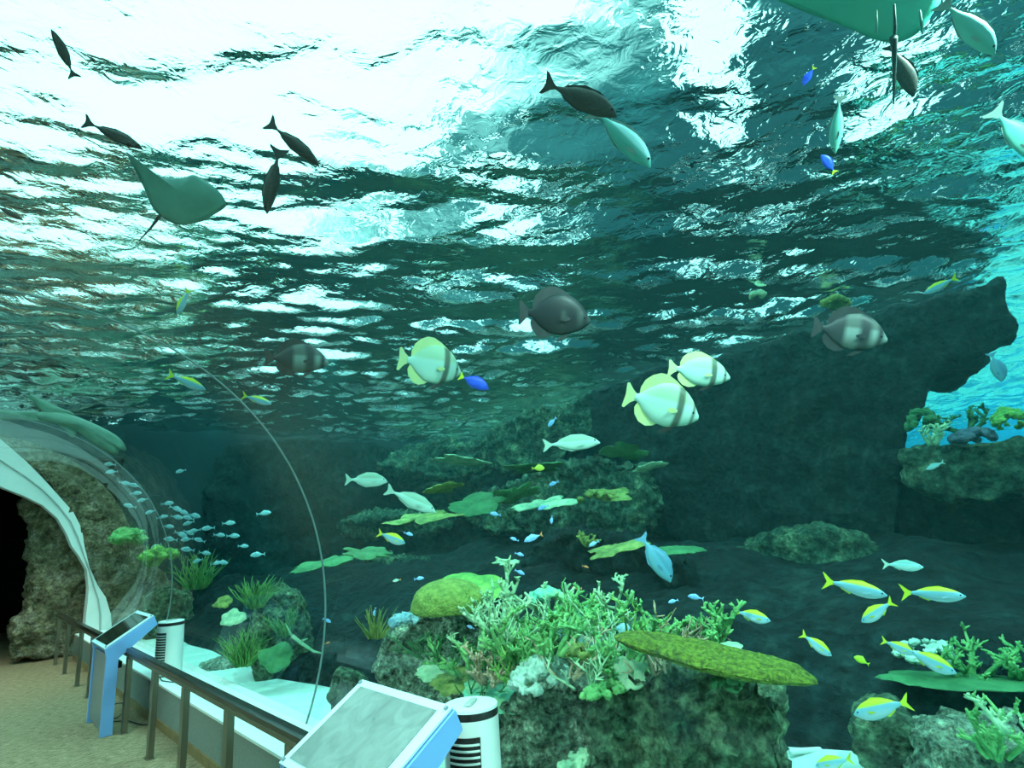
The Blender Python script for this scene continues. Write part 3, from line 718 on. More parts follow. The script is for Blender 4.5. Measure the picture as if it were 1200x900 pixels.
for i, (a, b_, d, wpx, hpx, mt, lab) in enumerate(PL):
    plate_px('plate_coral', lab, a, b_, d, wpx*.72, hpx*.85, M[mt], size(3.5, P(a, b_, d)), 80+i, .4, .6, roll=rad((8, 14, -4, 3)[i % 4]))
# more thicket between the named clumps
R9 = random.Random(77)
FILL = [(505, 765, 3.85), (525, 775, 3.7), (560, 760, 3.75), (600, 750, 3.8), (625, 745, 3.9), (660, 745, 3.85), (560, 820, 3.55), (615, 800, 3.5), (665, 790, 3.5), (700, 775, 3.55), (720, 760, 3.75), (745, 775, 3.6), (770, 790, 3.45), (790, 760, 3.9), (630, 775, 3.6), (590, 780, 3.6), (680, 730, 4.1), (735, 735, 4.15), (570, 730, 4.1), (690, 800, 3.4)]
for i, (a, b_, d) in enumerate(FILL):
    staghorn('staghorn_coral', 'short tangled staghorn tuft filling the coral thicket at bottom centre', P(a, b_+6, d), 6, .22, .0075, M[('stag_green', 'stag_pale', 'plate_green', 'leaf', 'stag_brown')[R9.randrange(5)]], seed=200+i, depth=2, group='staghorn tufts filling the thicket', thin=True)
staghorn('staghorn_coral', 'small yellow-green staghorn on the dark round-shouldered rock', P(690, 640, 5.0), 8, .14, .010, M['plate_yellow'], seed=97)
lumps('soft_coral', 'yellow-green lobed coral on the lumpy shelf', P(700, 585, 6.3), .22, .15, .07, 30, .04, M['plate_yellow'], 98)
# corals on the right terrace, against the blue
p = P(1140, 516, 6.9); lumps('mound_coral', 'dark purple-grey mound coral on the right terrace', p, size(28, p), size(20, p), size(12, p), 90, .035, M['purple'], 70)
staghorn('staghorn_coral', 'dark branching coral standing against the blue water', P(1132, 505, 7.2), 5, .36, .016, M['plate_green'], seed=71)
staghorn('staghorn_coral', 'pale thin staghorn on the right terrace edge', P(1095, 522, 6.8), 6, .24, .012, M['stag_pale'], seed=72)
lumps('soft_coral', 'green leafy coral at the right edge of the terrace', P(1185, 500, 7.0), .26, .12, .16, 50, .035, M['leaf'], 73)
lumps('soft_coral', 'dark green bushy coral at the left end of the terrace', P(1082, 500, 7.1), .16, .12, .16, 40, .04, M['plate_green'], 74)
lumps('tube_sponge', 'small white sponge cluster on the overhang edge', P(888, 347, 7.5), .08, .06, .03, 10, .035, M['plate_pale'], 75, 'sponge')
lumps('soft_coral', 'yellowish lobed coral under the overhang edge', P(980, 357, 7.4), .20, .1, .07, 24, .045, M['plate_yellow'], 76)
# white pipe on the sand at bottom right
mb = MB(); q0, q1 = P(926, 881, 4.6), P(1003, 876, 5.1); mb.tube([q0, q1], .018, 10)
tag(mb.build('drain_pipe', M['white'], loc=q0, smooth=True), 'thin white pipe lying on the sand at bottom right', 'pipe')
mb = MB(); q0 = P(645, 905, 3.0); q1 = P(700, 885, 3.0); 
lumps('pale_stone', 'flat pale stone on the sand between the bottom boulders', P(672, 893, 2.98), .12, .05, .02, 12, .03, M['plate_pale'], 77, 'stone')

# ------------------------------------------------------------------ fish
def fish_mat(name, back, side, belly, z_hi=.08, z_lo=-.08, bands=(), rough=.35, band_col=(.02, .025, .03), spec=.5, mottled=0, soft=.012, bmix=1.0):
    m, nt = new_mat(name)
    tc = nt.n('ShaderNodeTexCoord'); sp = nt.n('ShaderNodeSeparateXYZ', {0: tc.outputs['Object']})
    mr = nt.n('ShaderNodeMapRange', {0: sp.outputs[2], 1: z_lo, 2: z_hi})
    c = nt.ramp(mr.outputs[0], [(0, belly), (.42, side), (.60, side), (.72, back), (1, back)])
    if bands:
        st_ = [(0, 0)]
        for x0, x1 in bands:
            st_ += [(max(.001, x0+.5-soft), 0), (max(.002, x0+.5+soft), bmix), (x1+.5-soft, bmix), (x1+.5+soft, 0)]
        xx = nt.math('ADD', sp.outputs[0], .5)
        xx = nt.math('MULTIPLY_ADD', nt.math('MULTIPLY', sp.outputs[2], sp.outputs[2]), .35, xx)
        bf = nt.ramp(xx, [(p_, (v_, v_, v_)) for p_, v_ in st_])
        c = nt.mix(bf, c, band_col)
    if mottled:
        nz = nt.n('ShaderNodeTexNoise', {'Vector': tc.outputs['Object'], 'Scale': 25.0, 'Detail': 4.0})
        c = nt.mix(mottled, c, nt.ramp(nz.outputs[0], [(.35, (.3, .3, .3)), (.65, (1.4, 1.4, 1.4))]), 'MULTIPLY')
    b = nt.n('ShaderNodeBsdfPrincipled', {'Base Color': c, 'Roughness': rough+.12, 'Specular IOR Level': .3})
    nt.link(b.outputs[0], nt.n('ShaderNodeOutputMaterial').inputs[0]); return m
YEL = (.52, .62, .02)
FM = {
 'bat_white': fish_mat('batfish_silver', (.34, .50, .34), (.42, .62, .55), (.48, .66, .56), .2, -.2, ((.20, .29), (.405, .44)), band_col=(.05, .07, .05), soft=.018, bmix=.9),
 'bat_fin': principled('batfish_fin', (.58, .66, .26), .5, col2=(.48, .60, .30), nscale=6),
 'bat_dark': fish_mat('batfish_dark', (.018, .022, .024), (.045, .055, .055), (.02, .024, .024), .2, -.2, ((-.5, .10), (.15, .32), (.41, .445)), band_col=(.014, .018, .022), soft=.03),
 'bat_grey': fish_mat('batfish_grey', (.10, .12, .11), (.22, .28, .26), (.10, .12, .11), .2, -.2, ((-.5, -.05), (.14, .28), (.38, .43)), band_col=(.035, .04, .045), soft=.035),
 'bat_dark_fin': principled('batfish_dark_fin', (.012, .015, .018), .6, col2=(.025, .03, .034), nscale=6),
 'fus': fish_mat('fusilier_body', YEL, (.18, .42, .52), (.40, .56, .60), .13, -.10),
 'fus_pale': fish_mat('silver_fish_body', (.16, .40, .38), (.30, .58, .60), (.55, .72, .70), .13, -.10),
 'yellow': principled('yellow_fin', YEL, .45),
 'surg': fish_mat('surgeon_pale', (.30, .46, .34), (.48, .70, .60), (.66, .82, .74), .13, -.12),
 'surg_fin': principled('surgeon_fin', (.42, .60, .50), .5),
 'blue_surg': fish_mat('surgeon_blue', (.06, .22, .32), (.09, .30, .42), (.12, .34, .42), .13, -.12),
 'blue_surg_fin': principled('surgeon_blue_fin', (.10, .28, .42), .5),
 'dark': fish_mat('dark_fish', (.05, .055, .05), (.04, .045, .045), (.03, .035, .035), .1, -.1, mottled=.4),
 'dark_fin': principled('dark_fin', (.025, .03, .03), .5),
 'teal': fish_mat('teal_fish', (.12, .38, .34), (.10, .36, .30), (.16, .45, .38), .1, -.1),
 'teal_fin': principled('teal_fin', (.16, .24, .22), .5),
 'teal_pale': fish_mat('pale_teal_fish', (.30, .60, .62), (.10, .40, .36), (.08, .34, .30), .1, -.1),
 'tang': principled('tang_blue', (.02, .06, .62), .4, col2=(.02, .10, .75), nscale=5),
 'damsel': principled('damsel_blue', (.18, .40, .85), .4, col2=(.35, .62, .95), nscale=7),
 'school': principled('school_silver', (.16, .42, .46), .35, col2=(.38, .66, .70), nscale=4),
 'orange': principled('small_orange', (.70, .26, .08), .5),
 'yellow_spot': principled('yellow_spot', (.85, .85, .05), .45, col2=(.70, .78, .10), nscale=9),
 'greenfish': principled('small_green', (.40, .62, .02), .45),
 'eye': principled('fish_eye', (.01, .01, .012), .15),
 'eye_ring': principled('fish_eye_ring', (.5, .5, .35), .3),
}
def fish_body(prof, n=26, m=18, mats=None, sq=1.0):
    """prof: (x, top, bottom, halfwidth) from tail root to snout"""
    pr = np.array(prof); xs_ = pr[0, 0] + (pr[-1, 0]-pr[0, 0])*(.5-.5*np.cos(np.linspace(0, math.pi, n)))
    # smooth interpolation
    def ip(c):
        from numpy import interp
        t = np.linspace(0, 1, 200); base = interp(pr[0, 0]+(pr[-1, 0]-pr[0, 0])*t, pr[:, 0], pr[:, c])
        k = np.array([1, 2, 3, 2, 1])/9.; sm = base.copy()
        for _ in range(8): sm = np.convolve(np.pad(sm, 2, 'edge'), k, 'valid')
        sm[0], sm[-1] = base[0], base[-1]
        return interp(xs_, pr[0, 0]+(pr[-1, 0]-pr[0, 0])*t, sm)
    T, B_, Wd = ip(1), ip(2), ip(3); mb = MB(); vs_ = []
    for i in range(n):
        zc, h = (T[i]+B_[i])/2, (T[i]-B_[i])/2
        for j in range(m):
            a = 2*math.pi*j/m; ca, sa = math.cos(a), math.sin(a)
            vs_.append((xs_[i], Wd[i]*math.copysign(abs(ca)**.9, ca), zc+h*sa))
    fs = [(i*m+j, i*m+(j+1) % m, (i+1)*m+(j+1) % m, (i+1)*m+j) for i in range(n-1) for j in range(m)]
    fs += [tuple(range(m))[::-1], tuple((n-1)*m+j for j in range(m))]
    mb.add(vs_, fs); return mb
def fin(outline, th=.010, y=0, curve=0):
    mb = MB(); mb.prism([(x, y-th/2, z) for x, z in outline], (0, th, 0)); return mb
def side_fin(root, L, h, ang=.5, drop=.3):
    mbs = []
    for s in (-1, 1):
        x, y, z = root; pts = []
        for t, u in ((0, .35), (.5, .9), (1, .5), (1.02, -.1), (.6, -.7), (0, -.35)):
            pts.append((x-L*t*math.cos(ang), s*(y+L*t*math.sin(ang)), z+h*u*.5-drop*L*t))
        mb = MB(); mb.prism(pts, (0, s*.008, 0)); mbs.append(mb)
    return mbs
def eyes(x, y, z, r):
    out = []
    for s in (-1, 1):
        mb = MB(); n, m_ = 10, 6
        vs_ = [(x+r*math.sin(math.pi*i/m_)*math.cos(2*math.pi*j/n), s*y+s*r*.5*math.cos(math.pi*i/m_), z+r*math.sin(math.pi*i/m_)*math.sin(2*math.pi*j/n)) for i in range(m_+1) for j in range(n)]
        mb.add(vs_, [(i*n+j, i*n+(j+1) % n, (i+1)*n+(j+1) % n, (i+1)*n+j) for i in range(m_) for j in range(n)]); out.append(mb)
    return out
PROTO = {}
def species(key, parts): PROTO[key] = [(nm, mb.mesh(nm, FM[mt], smooth=sm)) for nm, mb, mt, sm in parts]
def std(key, prof, tail, dorsal, anal, pect, eye, body, finm, tailm=None, extra=()):
    parts = [('body', fish_body(prof), body, True), ('tail_fin', fin(tail), tailm or finm, False)]
    if dorsal: parts.append(('dorsal_fin', fin(dorsal), finm, False))
    if anal: parts.append(('anal_fin', fin(anal), finm, False))
    for mb in side_fin(*pect): parts.append(('pectoral_fin', mb, finm if key != 'fusilier' else 'fus', False))
    for mb in eyes(*eye): parts.append(('eye', mb, 'eye', True))
    for nm, mb, mt in extra: parts.append((nm, mb, mt, False))
    species(key, parts)
def batfish(key, body, finm, dark):
    prof = [(-.36, .045, -.045, .02), (-.30, .06, -.06, .03), (-.2, .17, -.17, .05), (-.05, .27, -.27, .075), (.12, .30, -.29, .085), (.27, .24, -.24, .085), (.38, .14, -.20, .07), (.46, .02, -.13, .045), (.50, -.05, -.09, .02)]
    tail = [(-.34, .045), (-.40, .09), (-.47, .17), (-.50, .16), (-.485, 0), (-.50, -.16), (-.47, -.17), (-.40, -.08), (-.34, -.045)]
    dors = [(.24, .25), (.12, .33), (0, .385), (-.10, .385), (-.20, .335), (-.28, .25), (-.315, .14), (-.31, .06), (-.27, .07), (-.2, .16), (-.05, .26), (.12, .29)]
    anal = [(.0, -.27), (-.05, -.31), (-.14, -.335), (-.24, -.30), (-.31, -.22), (-.335, -.13), (-.31, -.06), (-.27, -.07), (-.2, -.16), (-.08, -.25)]
    pelv = MB(); pelv.prism([(.24, -.01, -.24), (.20, -.01, -.30), (.10, -.01, -.37), (.03, -.01, -.375), (.08, -.01, -.33), (.17, -.01, -.25)], (0, .02, 0))
    std(key, prof, tail, dors, anal, ((.22, .075, -.05), .13, .09, .35, .1), (.415, .052, -.02, .020), body, finm,
        extra=[('pelvic_fin', pelv, 'dark_fin')])
batfish('bat_white', 'bat_white', 'bat_fin', 0); batfish('bat_dark', 'bat_dark', 'bat_dark_fin', 1); batfish('bat_grey', 'bat_grey', 'bat_dark_fin', 1)
forked = [(-.30, .022), (-.36, .05), (-.45, .125), (-.50, .155), (-.465, .08), (-.42, .0), (-.455, -.08), (-.49, -.155), (-.44, -.12), (-.36, -.05), (-.30, -.022)]
fprof = [(-.32, .022, -.022, .012), (-.22, .05, -.045, .03), (-.08, .10, -.095, .055), (.08, .125, -.13, .07), (.22, .12, -.135, .072), (.34, .085, -.11, .06), (.44, .035, -.065, .04), (.50, -.01, -.025, .014)]
def std_fus(key, body, finm, k=1.0):
    std(key, [(a, b_*k, c*k, d) for a, b_, c, d in fprof], forked, [(.20, .12*k), (.12, .145*k), (-.05, .12*k), (-.22, .06*k), (-.2, .045*k), (0, .11*k)], [(-.02, -.10*k), (-.06, -.125*k), (-.2, -.065*k), (-.2, -.04*k), (-.08, -.09*k)],
        ((.26, .062, -.03), .13, .05, .4, .25), (.42, .040, .0, .016), body, finm)
std_fus('fusilier', 'fus', 'yellow'); std_fus('fusilier_deep', 'fus', 'yellow', 1.3); std_fus('silver', 'fus_pale', 'surg_fin', 1.15)
sprof = [(-.34, .02, -.02, .012), (-.24, .05, -.05, .03), (-.08, .13, -.13, .055), (.1, .17, -.165, .065), (.26, .155, -.15, .06), (.38, .10, -.11, .05), (.46, .03, -.07, .035), (.50, -.03, -.05, .015)]
stail = [(-.32, .02), (-.38, .05), (-.46, .13), (-.50, .14), (-.47, .05), (-.46, 0), (-.47, -.05), (-.50, -.14), (-.46, -.13), (-.38, -.05), (-.32, -.02)]
def surgeon(key, body, finm, k=1.0, tailm=None):
    pr = [(a, b_*k, c*k, d) for a, b_, c, d in sprof]
    std(key, pr, stail, [(.28, .15*k), (.2, .185*k), (.0, .19*k), (-.2, .10*k), (-.24, .05*k), (-.08, .12*k), (.1, .165*k)], [(.12, -.16*k), (.0, -.175*k), (-.2, -.095*k), (-.24, -.05*k), (-.08, -.12*k)],
        ((.24, .055, -.03), .13, .06, .4, .2), (.41, .042, .03, .017), body, finm, tailm)
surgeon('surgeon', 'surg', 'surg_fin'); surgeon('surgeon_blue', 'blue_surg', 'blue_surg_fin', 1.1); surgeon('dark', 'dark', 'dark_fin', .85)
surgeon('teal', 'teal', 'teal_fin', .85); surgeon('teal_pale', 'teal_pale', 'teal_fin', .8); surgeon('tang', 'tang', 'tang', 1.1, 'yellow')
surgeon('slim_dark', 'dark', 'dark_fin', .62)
def tiny(key, body, tailm, k=1.0):
    mb = fish_body([(a, b_*k, c*k, d) for a, b_, c, d in sprof], 12, 10)
    n0 = len(mb.f); mb.prism([(x, -.006, z) for x, z in stail], (0, .012, 0), mi=1)
    mb.prism([(.2, -.005, .15*k), (.05, -.005, .20*k), (-.18, -.005, .10*k), (0, -.005, .12*k)], (0, .01, 0), mi=0)
    PROTO[key] = [('', mb.mesh(key, [FM[body], FM[tailm]], True))]
tiny('school', 'school', 'school', 1.15); tiny('damsel', 'damsel', 'damsel', 1.1); tiny('damsel_orange', 'damsel', 'orange', 1.0); tiny('tiny_orange', 'orange', 'orange', .9)
tiny('box_yellow', 'yellow_spot', 'yellow_spot', 1.6); tiny('tiny_green', 'greenfish', 'greenfish', 1.5); tiny('tiny_pink', 'surg', 'orange', 1.1)

def basis(tail, head, d, skew=0, belly_up=False, roll=0):
    m_ = ((tail[0]+head[0])/2, (tail[1]+head[1])/2); d = max(d, t_acrylic(*m_)+.12)
    a, b_ = CAM+ray(*tail)*d, CAM+ray(*head)*d
    mid = (a+b_)/2; v = (b_-a); L = v.length; r = (mid-CAM).normalized()
    x = (v/L*math.cos(rad(skew)) + r*math.sin(rad(skew))).normalized(); L /= math.cos(rad(skew))
    z = UP if not belly_up else -UP
    # keep the fish's back towards the image-up side of its long axis
    side = r.cross(x); z = side if side.dot(z) > 0 else -side
    z = (z - x*z.dot(x)).normalized()
    if roll: z = Matrix.Rotation(rad(roll), 3, x) @ z
    y = z.cross(x).normalized(); z = x.cross(y)
    return mid, L, Matrix((x, y, z)).transposed()
def place_fish(kind, tail, head, d, label, cat='fish', name='fish', group=None, skew=0, roll=0, thick=1.0, hs=1.0):
    if isinstance(d, str):   # fraction between acrylic and surface
        cx, cy_ = (tail[0]+head[0])/2, (tail[1]+head[1])/2; f_ = float(d[1:]); ta, ts = t_acrylic(cx, cy_), min(t_surface(cx, cy_), t_acrylic(cx, cy_)+4); d = ta+(ts-ta)*f_
    mid, L, R3 = basis(tail, head, d, skew, roll=roll)
    parts = PROTO[kind]
    M4 = Matrix.Translation(mid) @ R3.to_4x4() @ Matrix.Diagonal((L, L*thick, L*hs, 1))
    if len(parts) == 1:
        o = obj(name, parts[0][1]); o.matrix_world = M4
        return tag(o, label, cat, group)
    e = bpy.data.objects.new(name, None); COL.objects.link(e); e.matrix_world = M4; e.empty_display_size = .2
    tag(e, label, cat, group)
    for nm, me in parts: obj(nm, me, e)
    return e
G = 'sail-finned batfish'
place_fish('bat_white', (467, 420), (541, 432), 5.0, 'silver batfish with yellow tail swimming alone beside a blue fish', name='batfish', skew=12, group=G, hs=1.05)
place_fish('bat_white', (732, 462), (820, 484), 3.5, 'nearest silver batfish, in front of another of its kind', name='batfish', group=G, hs=1.02)
place_fish('bat_white', (783, 431), (856, 439), 4.0, 'silver batfish partly hidden behind and above the nearest one', name='batfish', group=G, hs=.85)
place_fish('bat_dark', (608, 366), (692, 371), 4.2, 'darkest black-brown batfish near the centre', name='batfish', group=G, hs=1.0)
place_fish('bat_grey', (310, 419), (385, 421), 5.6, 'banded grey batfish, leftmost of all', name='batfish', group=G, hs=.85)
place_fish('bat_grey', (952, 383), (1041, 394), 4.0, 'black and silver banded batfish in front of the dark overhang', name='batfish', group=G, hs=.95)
G = 'yellow-tailed fusiliers'
FUS = [((963, 680), (1040, 697), 3.3, 'fusilier', 'blue-silver fusilier, upper left of the close pair by the rock spur'), ((1054, 694), (1132, 698), 3.4, 'fusilier', 'long fusilier with yellow back at the far right of the group'),
 ((859, 716), (903, 727), 3.9, 'fusilier_deep', 'small fusilier at the left of the group above the table coral'), ((938, 742), (975, 768), 3.7, 'fusilier_deep', 'fusilier diving to the right below the long pair'),
 ((1048, 704), (1009, 728), 3.8, 'fusilier_deep', 'stubby fusilier facing left just under the long pair'), ((1032, 750), (1073, 766), 3.5, 'fusilier_deep', 'small fusilier overlapping a bigger one by the coral shelf'),
 ((1058, 760), (1121, 788), 3.65, 'fusilier_deep', 'larger fusilier whose tail hides behind the small one'), ((1068, 822), (1000, 836), 3.3, 'fusilier_deep', 'fusilier facing left right above the dimpled boulder'),
 ((1000, 889), (955, 897), 3.4, 'fusilier_deep', 'fusilier cut off by the bottom edge of the picture'), ((1123, 324), (1082, 344), 5.6, 'fusilier', 'dim fusilier facing left high on the dark overhang'),
 ((442, 624), (475, 636), 4.9, 'fusilier_deep', 'small fusilier left of centre under the pale surgeonfish'), ((195, 438), (241, 456), 7.4, 'fusilier', 'brownish fusilier beside the tunnel seam at left'),
 ((283, 463), (318, 473), 6.8, 'fusilier', 'faint fusilier left of the banded grey batfish'), ((222, 338), (207, 368), 6.0, 'fusilier', 'dark fusilier pointing down at left under the surface')]
for t, h, d, k, lab in FUS: place_fish(k, t, h, d, lab, name='fusilier', group=G)
place_fish('silver', (1033, 661), (1082, 664), 3.6, 'teal silver fish without yellow tail above the fusiliers', name='silver_fish')
place_fish('silver', (1107, 541), (1085, 550), 5.0, 'small pale teal fish below the right terrace', name='silver_fish')
place_fish('surgeon_blue', (1161, 413), (1176, 447), 4.5, 'blue-grey fish nosing down against the blue gap', name='surgeonfish', skew=20)
G = 'pale surgeonfish'
place_fish('surgeon', (636, 522), (703, 517), 4.9, 'pale yellow-edged surgeonfish swimming right above the shelf', name='surgeonfish', group=G, hs=.8)
place_fish('surgeon', (404, 562), (454, 563), 5.6, 'grey surgeonfish facing right, left of the pale pair', name='surgeonfish', group=G)
place_fish('surgeon', (452, 573), (511, 599), 5.2, 'whitish surgeonfish angled down beside the grey one', name='surgeonfish', group=G, hs=.8)
place_fish('surgeon_blue', (750, 627), (788, 681), 3.5, 'slate-blue surgeonfish diving in front of the dark rock', name='surgeonfish')
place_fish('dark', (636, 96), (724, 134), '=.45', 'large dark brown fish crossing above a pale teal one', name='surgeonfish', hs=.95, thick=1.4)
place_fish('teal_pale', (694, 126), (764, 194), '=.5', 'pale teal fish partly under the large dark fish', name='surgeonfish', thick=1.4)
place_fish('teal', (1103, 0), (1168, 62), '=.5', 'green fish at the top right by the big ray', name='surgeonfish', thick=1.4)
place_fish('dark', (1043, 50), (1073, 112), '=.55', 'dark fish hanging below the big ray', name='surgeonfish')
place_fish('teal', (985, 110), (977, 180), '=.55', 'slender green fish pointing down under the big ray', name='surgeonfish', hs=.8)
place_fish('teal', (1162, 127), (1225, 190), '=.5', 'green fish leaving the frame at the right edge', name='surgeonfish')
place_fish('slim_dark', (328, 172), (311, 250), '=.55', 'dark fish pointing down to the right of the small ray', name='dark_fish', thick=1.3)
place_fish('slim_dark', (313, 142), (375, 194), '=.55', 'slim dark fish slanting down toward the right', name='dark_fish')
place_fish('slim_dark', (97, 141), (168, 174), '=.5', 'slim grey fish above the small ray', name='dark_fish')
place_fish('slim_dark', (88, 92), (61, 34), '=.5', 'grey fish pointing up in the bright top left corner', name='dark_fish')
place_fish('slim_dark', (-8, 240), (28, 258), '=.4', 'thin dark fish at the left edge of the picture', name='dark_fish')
G = 'blue tangs'
place_fish('tang', (538, 440), (573, 455), 4.7, 'vivid blue tang just right of the lone silver batfish', name='blue_tang', group=G, hs=1.0)
place_fish('tang', (979, 203), (963, 181), '=.6', 'small blue tang under the slender green fish', name='blue_tang', group=G)
place_fish('tang', (955, 78), (940, 100), '=.8', 'surface reflection of a blue tang, built as a little fish left of the ray tail', name='blue_tang', group=G)  # a reflection at the surface, modelled as a solid fish
place_fish('box_yellow', (623, 549), (638, 548), 5.5, 'bright yellow spotted little fish over the shelf', name='boxfish')
place_fish('tiny_green', (1019, 779), (1001, 769), 3.6, 'tiny yellow-green fish in the dark below the fusiliers', name='small_fish')
DAM = [((825, 702), (806, 698), 3.9, 'blue damselfish left of the smallest fusilier'), ((608, 634), (598, 630), 4.6, 'pale small damselfish left of the dark rounded rock, upper'), ((603, 648), (614, 651), 4.6, 'small damselfish just under the pale upper one'),
 ((603, 668), (615, 673), 4.5, 'small damselfish above the staghorn arms'), ((647, 604), (646, 614), 4.8, 'upright tiny damselfish over the dark rock'), ((473, 624), (484, 627), 4.9, 'tiny damselfish right of the small fusilier'), ((587, 604), (574, 601), 5.2, 'damselfish in front of the lumpy shelf'),
 ((652, 489), (642, 500), 6.0, 'pale damselfish on the upper craggy ledge'), ((643, 592), (630, 597), 5.6, 'light blue damselfish under the pair of plates'), ((655, 564), (643, 569), 5.8, 'faint blue damselfish beside the yellow spotted fish'), ((702, 634), (690, 640), 4.4, 'blue damselfish on the yellow-green staghorn'),
 ((795, 703), (783, 706), 4.4, 'dim damselfish right of the blue surgeonfish'), ((485, 679), (497, 677), 4.6, 'pale damselfish left of the brain coral top'), ((556, 737), (547, 733), 3.5, 'blue damselfish against the pale rock face'), ((545, 772), (556, 770), 3.5, 'blue damselfish among the brown staghorn'),
 ((735, 765), (745, 760), 3.5, 'round blue damselfish left of the table coral'), ((440, 712), (438, 722), 4.0, 'pale damselfish above the bushy yellow plant'), ((378, 725), (388, 729), 5.8, 'small pale fish in front of the dark glass reflection')]
for t, h, d, lab in DAM: place_fish('damsel', t, h, d, lab, name='damselfish', group='small blue damselfish')
place_fish('damsel_orange', (636, 626), (614, 634), 4.6, 'blue damselfish with an orange tail over the dark rock', name='damselfish')
for t, h, d, lab in [((682, 690), (670, 688), 4.4, 'tiny orange fish low on the dark rounded rock'), ((682, 663), (690, 665), 4.6, 'tiny orange fish higher on the dark rounded rock'), ((380, 755), (387, 752), 5.8, 'tiny orange fish near the pale bare branch')]:
    place_fish('tiny_orange', t, h, d, lab, name='anthias', group='tiny orange fish')
place_fish('tiny_pink', (470, 679), (460, 681), 4.6, 'tiny white and pink fish over the left shelf', name='anthias')
SCH = [(129, 544), (131, 553), (158, 569), (159, 578), (167, 586), (152, 593), (212, 552), (207, 606), (214, 600), (221, 607), (227, 604), (197, 617), (221, 613), (212, 626), (221, 624), (219, 632), (234, 633), (200, 632), (220, 644), (244, 619), (257, 627), (183, 640), (232, 657), (253, 660), (268, 613), (273, 628), (302, 650), (260, 659), (206, 596), (228, 622), (240, 648), (285, 640), (146, 566), (176, 600), (190, 606), (196, 590)]
R5 = random.Random(3)
for i, (a, b_) in enumerate(SCH):
    L = 6.5 + R5.random()*2; dr = R5.choice((-1, 1)); an = R5.uniform(-.35, .35)
    if (a, b_) == (302, 650): L = 9
    dx, dy = L*math.cos(an)*dr, L*math.sin(an)
    place_fish('school', (a-dx, b_-dy), (a+dx, b_+dy), t_acrylic(a, b_)*1.06+.35+R5.random()*.5, 'small silvery-blue fish of the school in the dark left corner', name='schooling_fish', group='small silvery schooling fish', cat='fish')
place_fish('school', (300, 603), (318, 600), 8.0, 'bright cyan fish right of the small school', name='schooling_fish')

# ------------------------------------------------------------------ rays
def flat_animal(outline, d, thick, tilt=(0, 0, 0), hump=.5, rings=7, mid=None):
    """outline in photo pixels -> tapering solid body with real thickness, centred on its plane"""
    pts = [CAM+ray(a, b_)*d for a, b_ in outline]
    c = CAM+ray(*mid)*d if mid else sum(pts, Vector())/len(pts)
    n_ = (CAM-c).normalized(); T_ = Vector(tilt)
    # resample smooth closed outline
    q_ = []
    N = len(pts)
    for i in range(N):
        p0, p1, p2, p3 = pts[i-1], pts[i], pts[(i+1) % N], pts[(i+2) % N]
        for k in range(4):
            t = k/4; q_.append(.5*((2*p1)+(p2-p0)*t+(2*p0-5*p1+4*p2-p3)*t*t+(3*p1-p0-3*p2+p3)*t**3))
    q_ = [p + n_*T_.dot(p-c) for p in q_]
    top, bot = [], []; m_ = len(q_)
    for i in range(rings+1):
        t = i/rings
        for p in q_:
            b0 = c+(p-c)*t; h = thick*max(0, 1-t**1.7)**.8
            top.append(b0+n_*h*(1-hump)); bot.append(b0-n_*h*hump)
    mb = MB(); k = len(top); fs = []
    for i in range(rings):
        for j in range(m_):
            f_ = (i*m_+j, i*m_+(j+1) % m_, (i+1)*m_+(j+1) % m_, (i+1)*m_+j); fs += [f_, tuple(k+x for x in f_)[::-1]]
    mb.add(top+bot, fs); return mb, c
M['ray_belly'] = principled('ray_skin', (.04, .34, .26), .55, col2=(.06, .40, .30), nscale=2)
M['ray_belly2'] = principled('ray_skin_grey', (.075, .22, .19), .55, col2=(.10, .28, .23), nscale=6)
M['ray_dark'] = principled('ray_dark', (.012, .03, .03), .6)
M['guitar'] = principled('guitarfish_skin', (.24, .42, .30), .5, col2=(.16, .30, .22), nscale=3)
def finish(mb, name, mat, parent=None):
    o = world_child(parent, mb, name, mat, smooth=True)
    bm = bmesh.new(); bm.from_mesh(o.data); bmesh.ops.remove_doubles(bm, verts=bm.verts, dist=1e-5); bmesh.ops.recalc_face_normals(bm, faces=bm.faces); bm.to_mesh(o.data); bm.free()
    return o
d = 3.98
mb, c = flat_animal([(148, 178), (158, 187), (175, 200), (195, 208), (215, 208), (227, 205), (240, 212), (254, 222), (263, 234), (264, 242), (250, 252), (235, 260), (210, 264), (190, 255), (178, 243), (168, 220), (158, 200)], d, .06, tilt=(.2, .1, .3))
e = empty('stingray', c, 'small grey-green ray banking with one pointed wing raised', 'ray', )
finish(mb, 'body', M['ray_belly2'], e)
t0, t1, t2 = P(187, 253, d), P(176, 268, d+.1), P(163, 282, d+.2)
mb = MB(); mb.tube([t0, t1, t2], [.010, .006, .003], 6); world_child(e, mb, 'tail', M['ray_dark'], True)
for (a, b_) in ((252, 225), (258, 229)):
    mb = MB(); q_ = P(a, b_, d-.03); mb.tube([q_, P(a+3, b_+6, d-.03)], [.012, .006], 6); world_child(e, mb, 'gill_mark', M['ray_dark'], True)
d = 3.05
mb, c = flat_animal([(905, -8), (930, 8), (965, 22), (1000, 36), (1022, 46), (1045, 51), (1064, 47), (1080, 36), (1093, 18), (1106, -4), (1112, -45), (1090, -85), (1050, -118), (1010, -120), (960, -90), (920, -45)], d, .09, tilt=(0, .1, .2))
e = empty('stingray', c, 'big green ray seen from below at the top right', 'ray')
finish(mb, 'body', M['ray_belly'], e)
mb = MB(); mb.tube([P(1047, 44, d-.05), P(1048, 60, d), P(1048, 85, d+.05), P(1047, 122, d+.1)], [.014, .010, .007, .003], 8); world_child(e, mb, 'tail', M['ray_dark'], True)
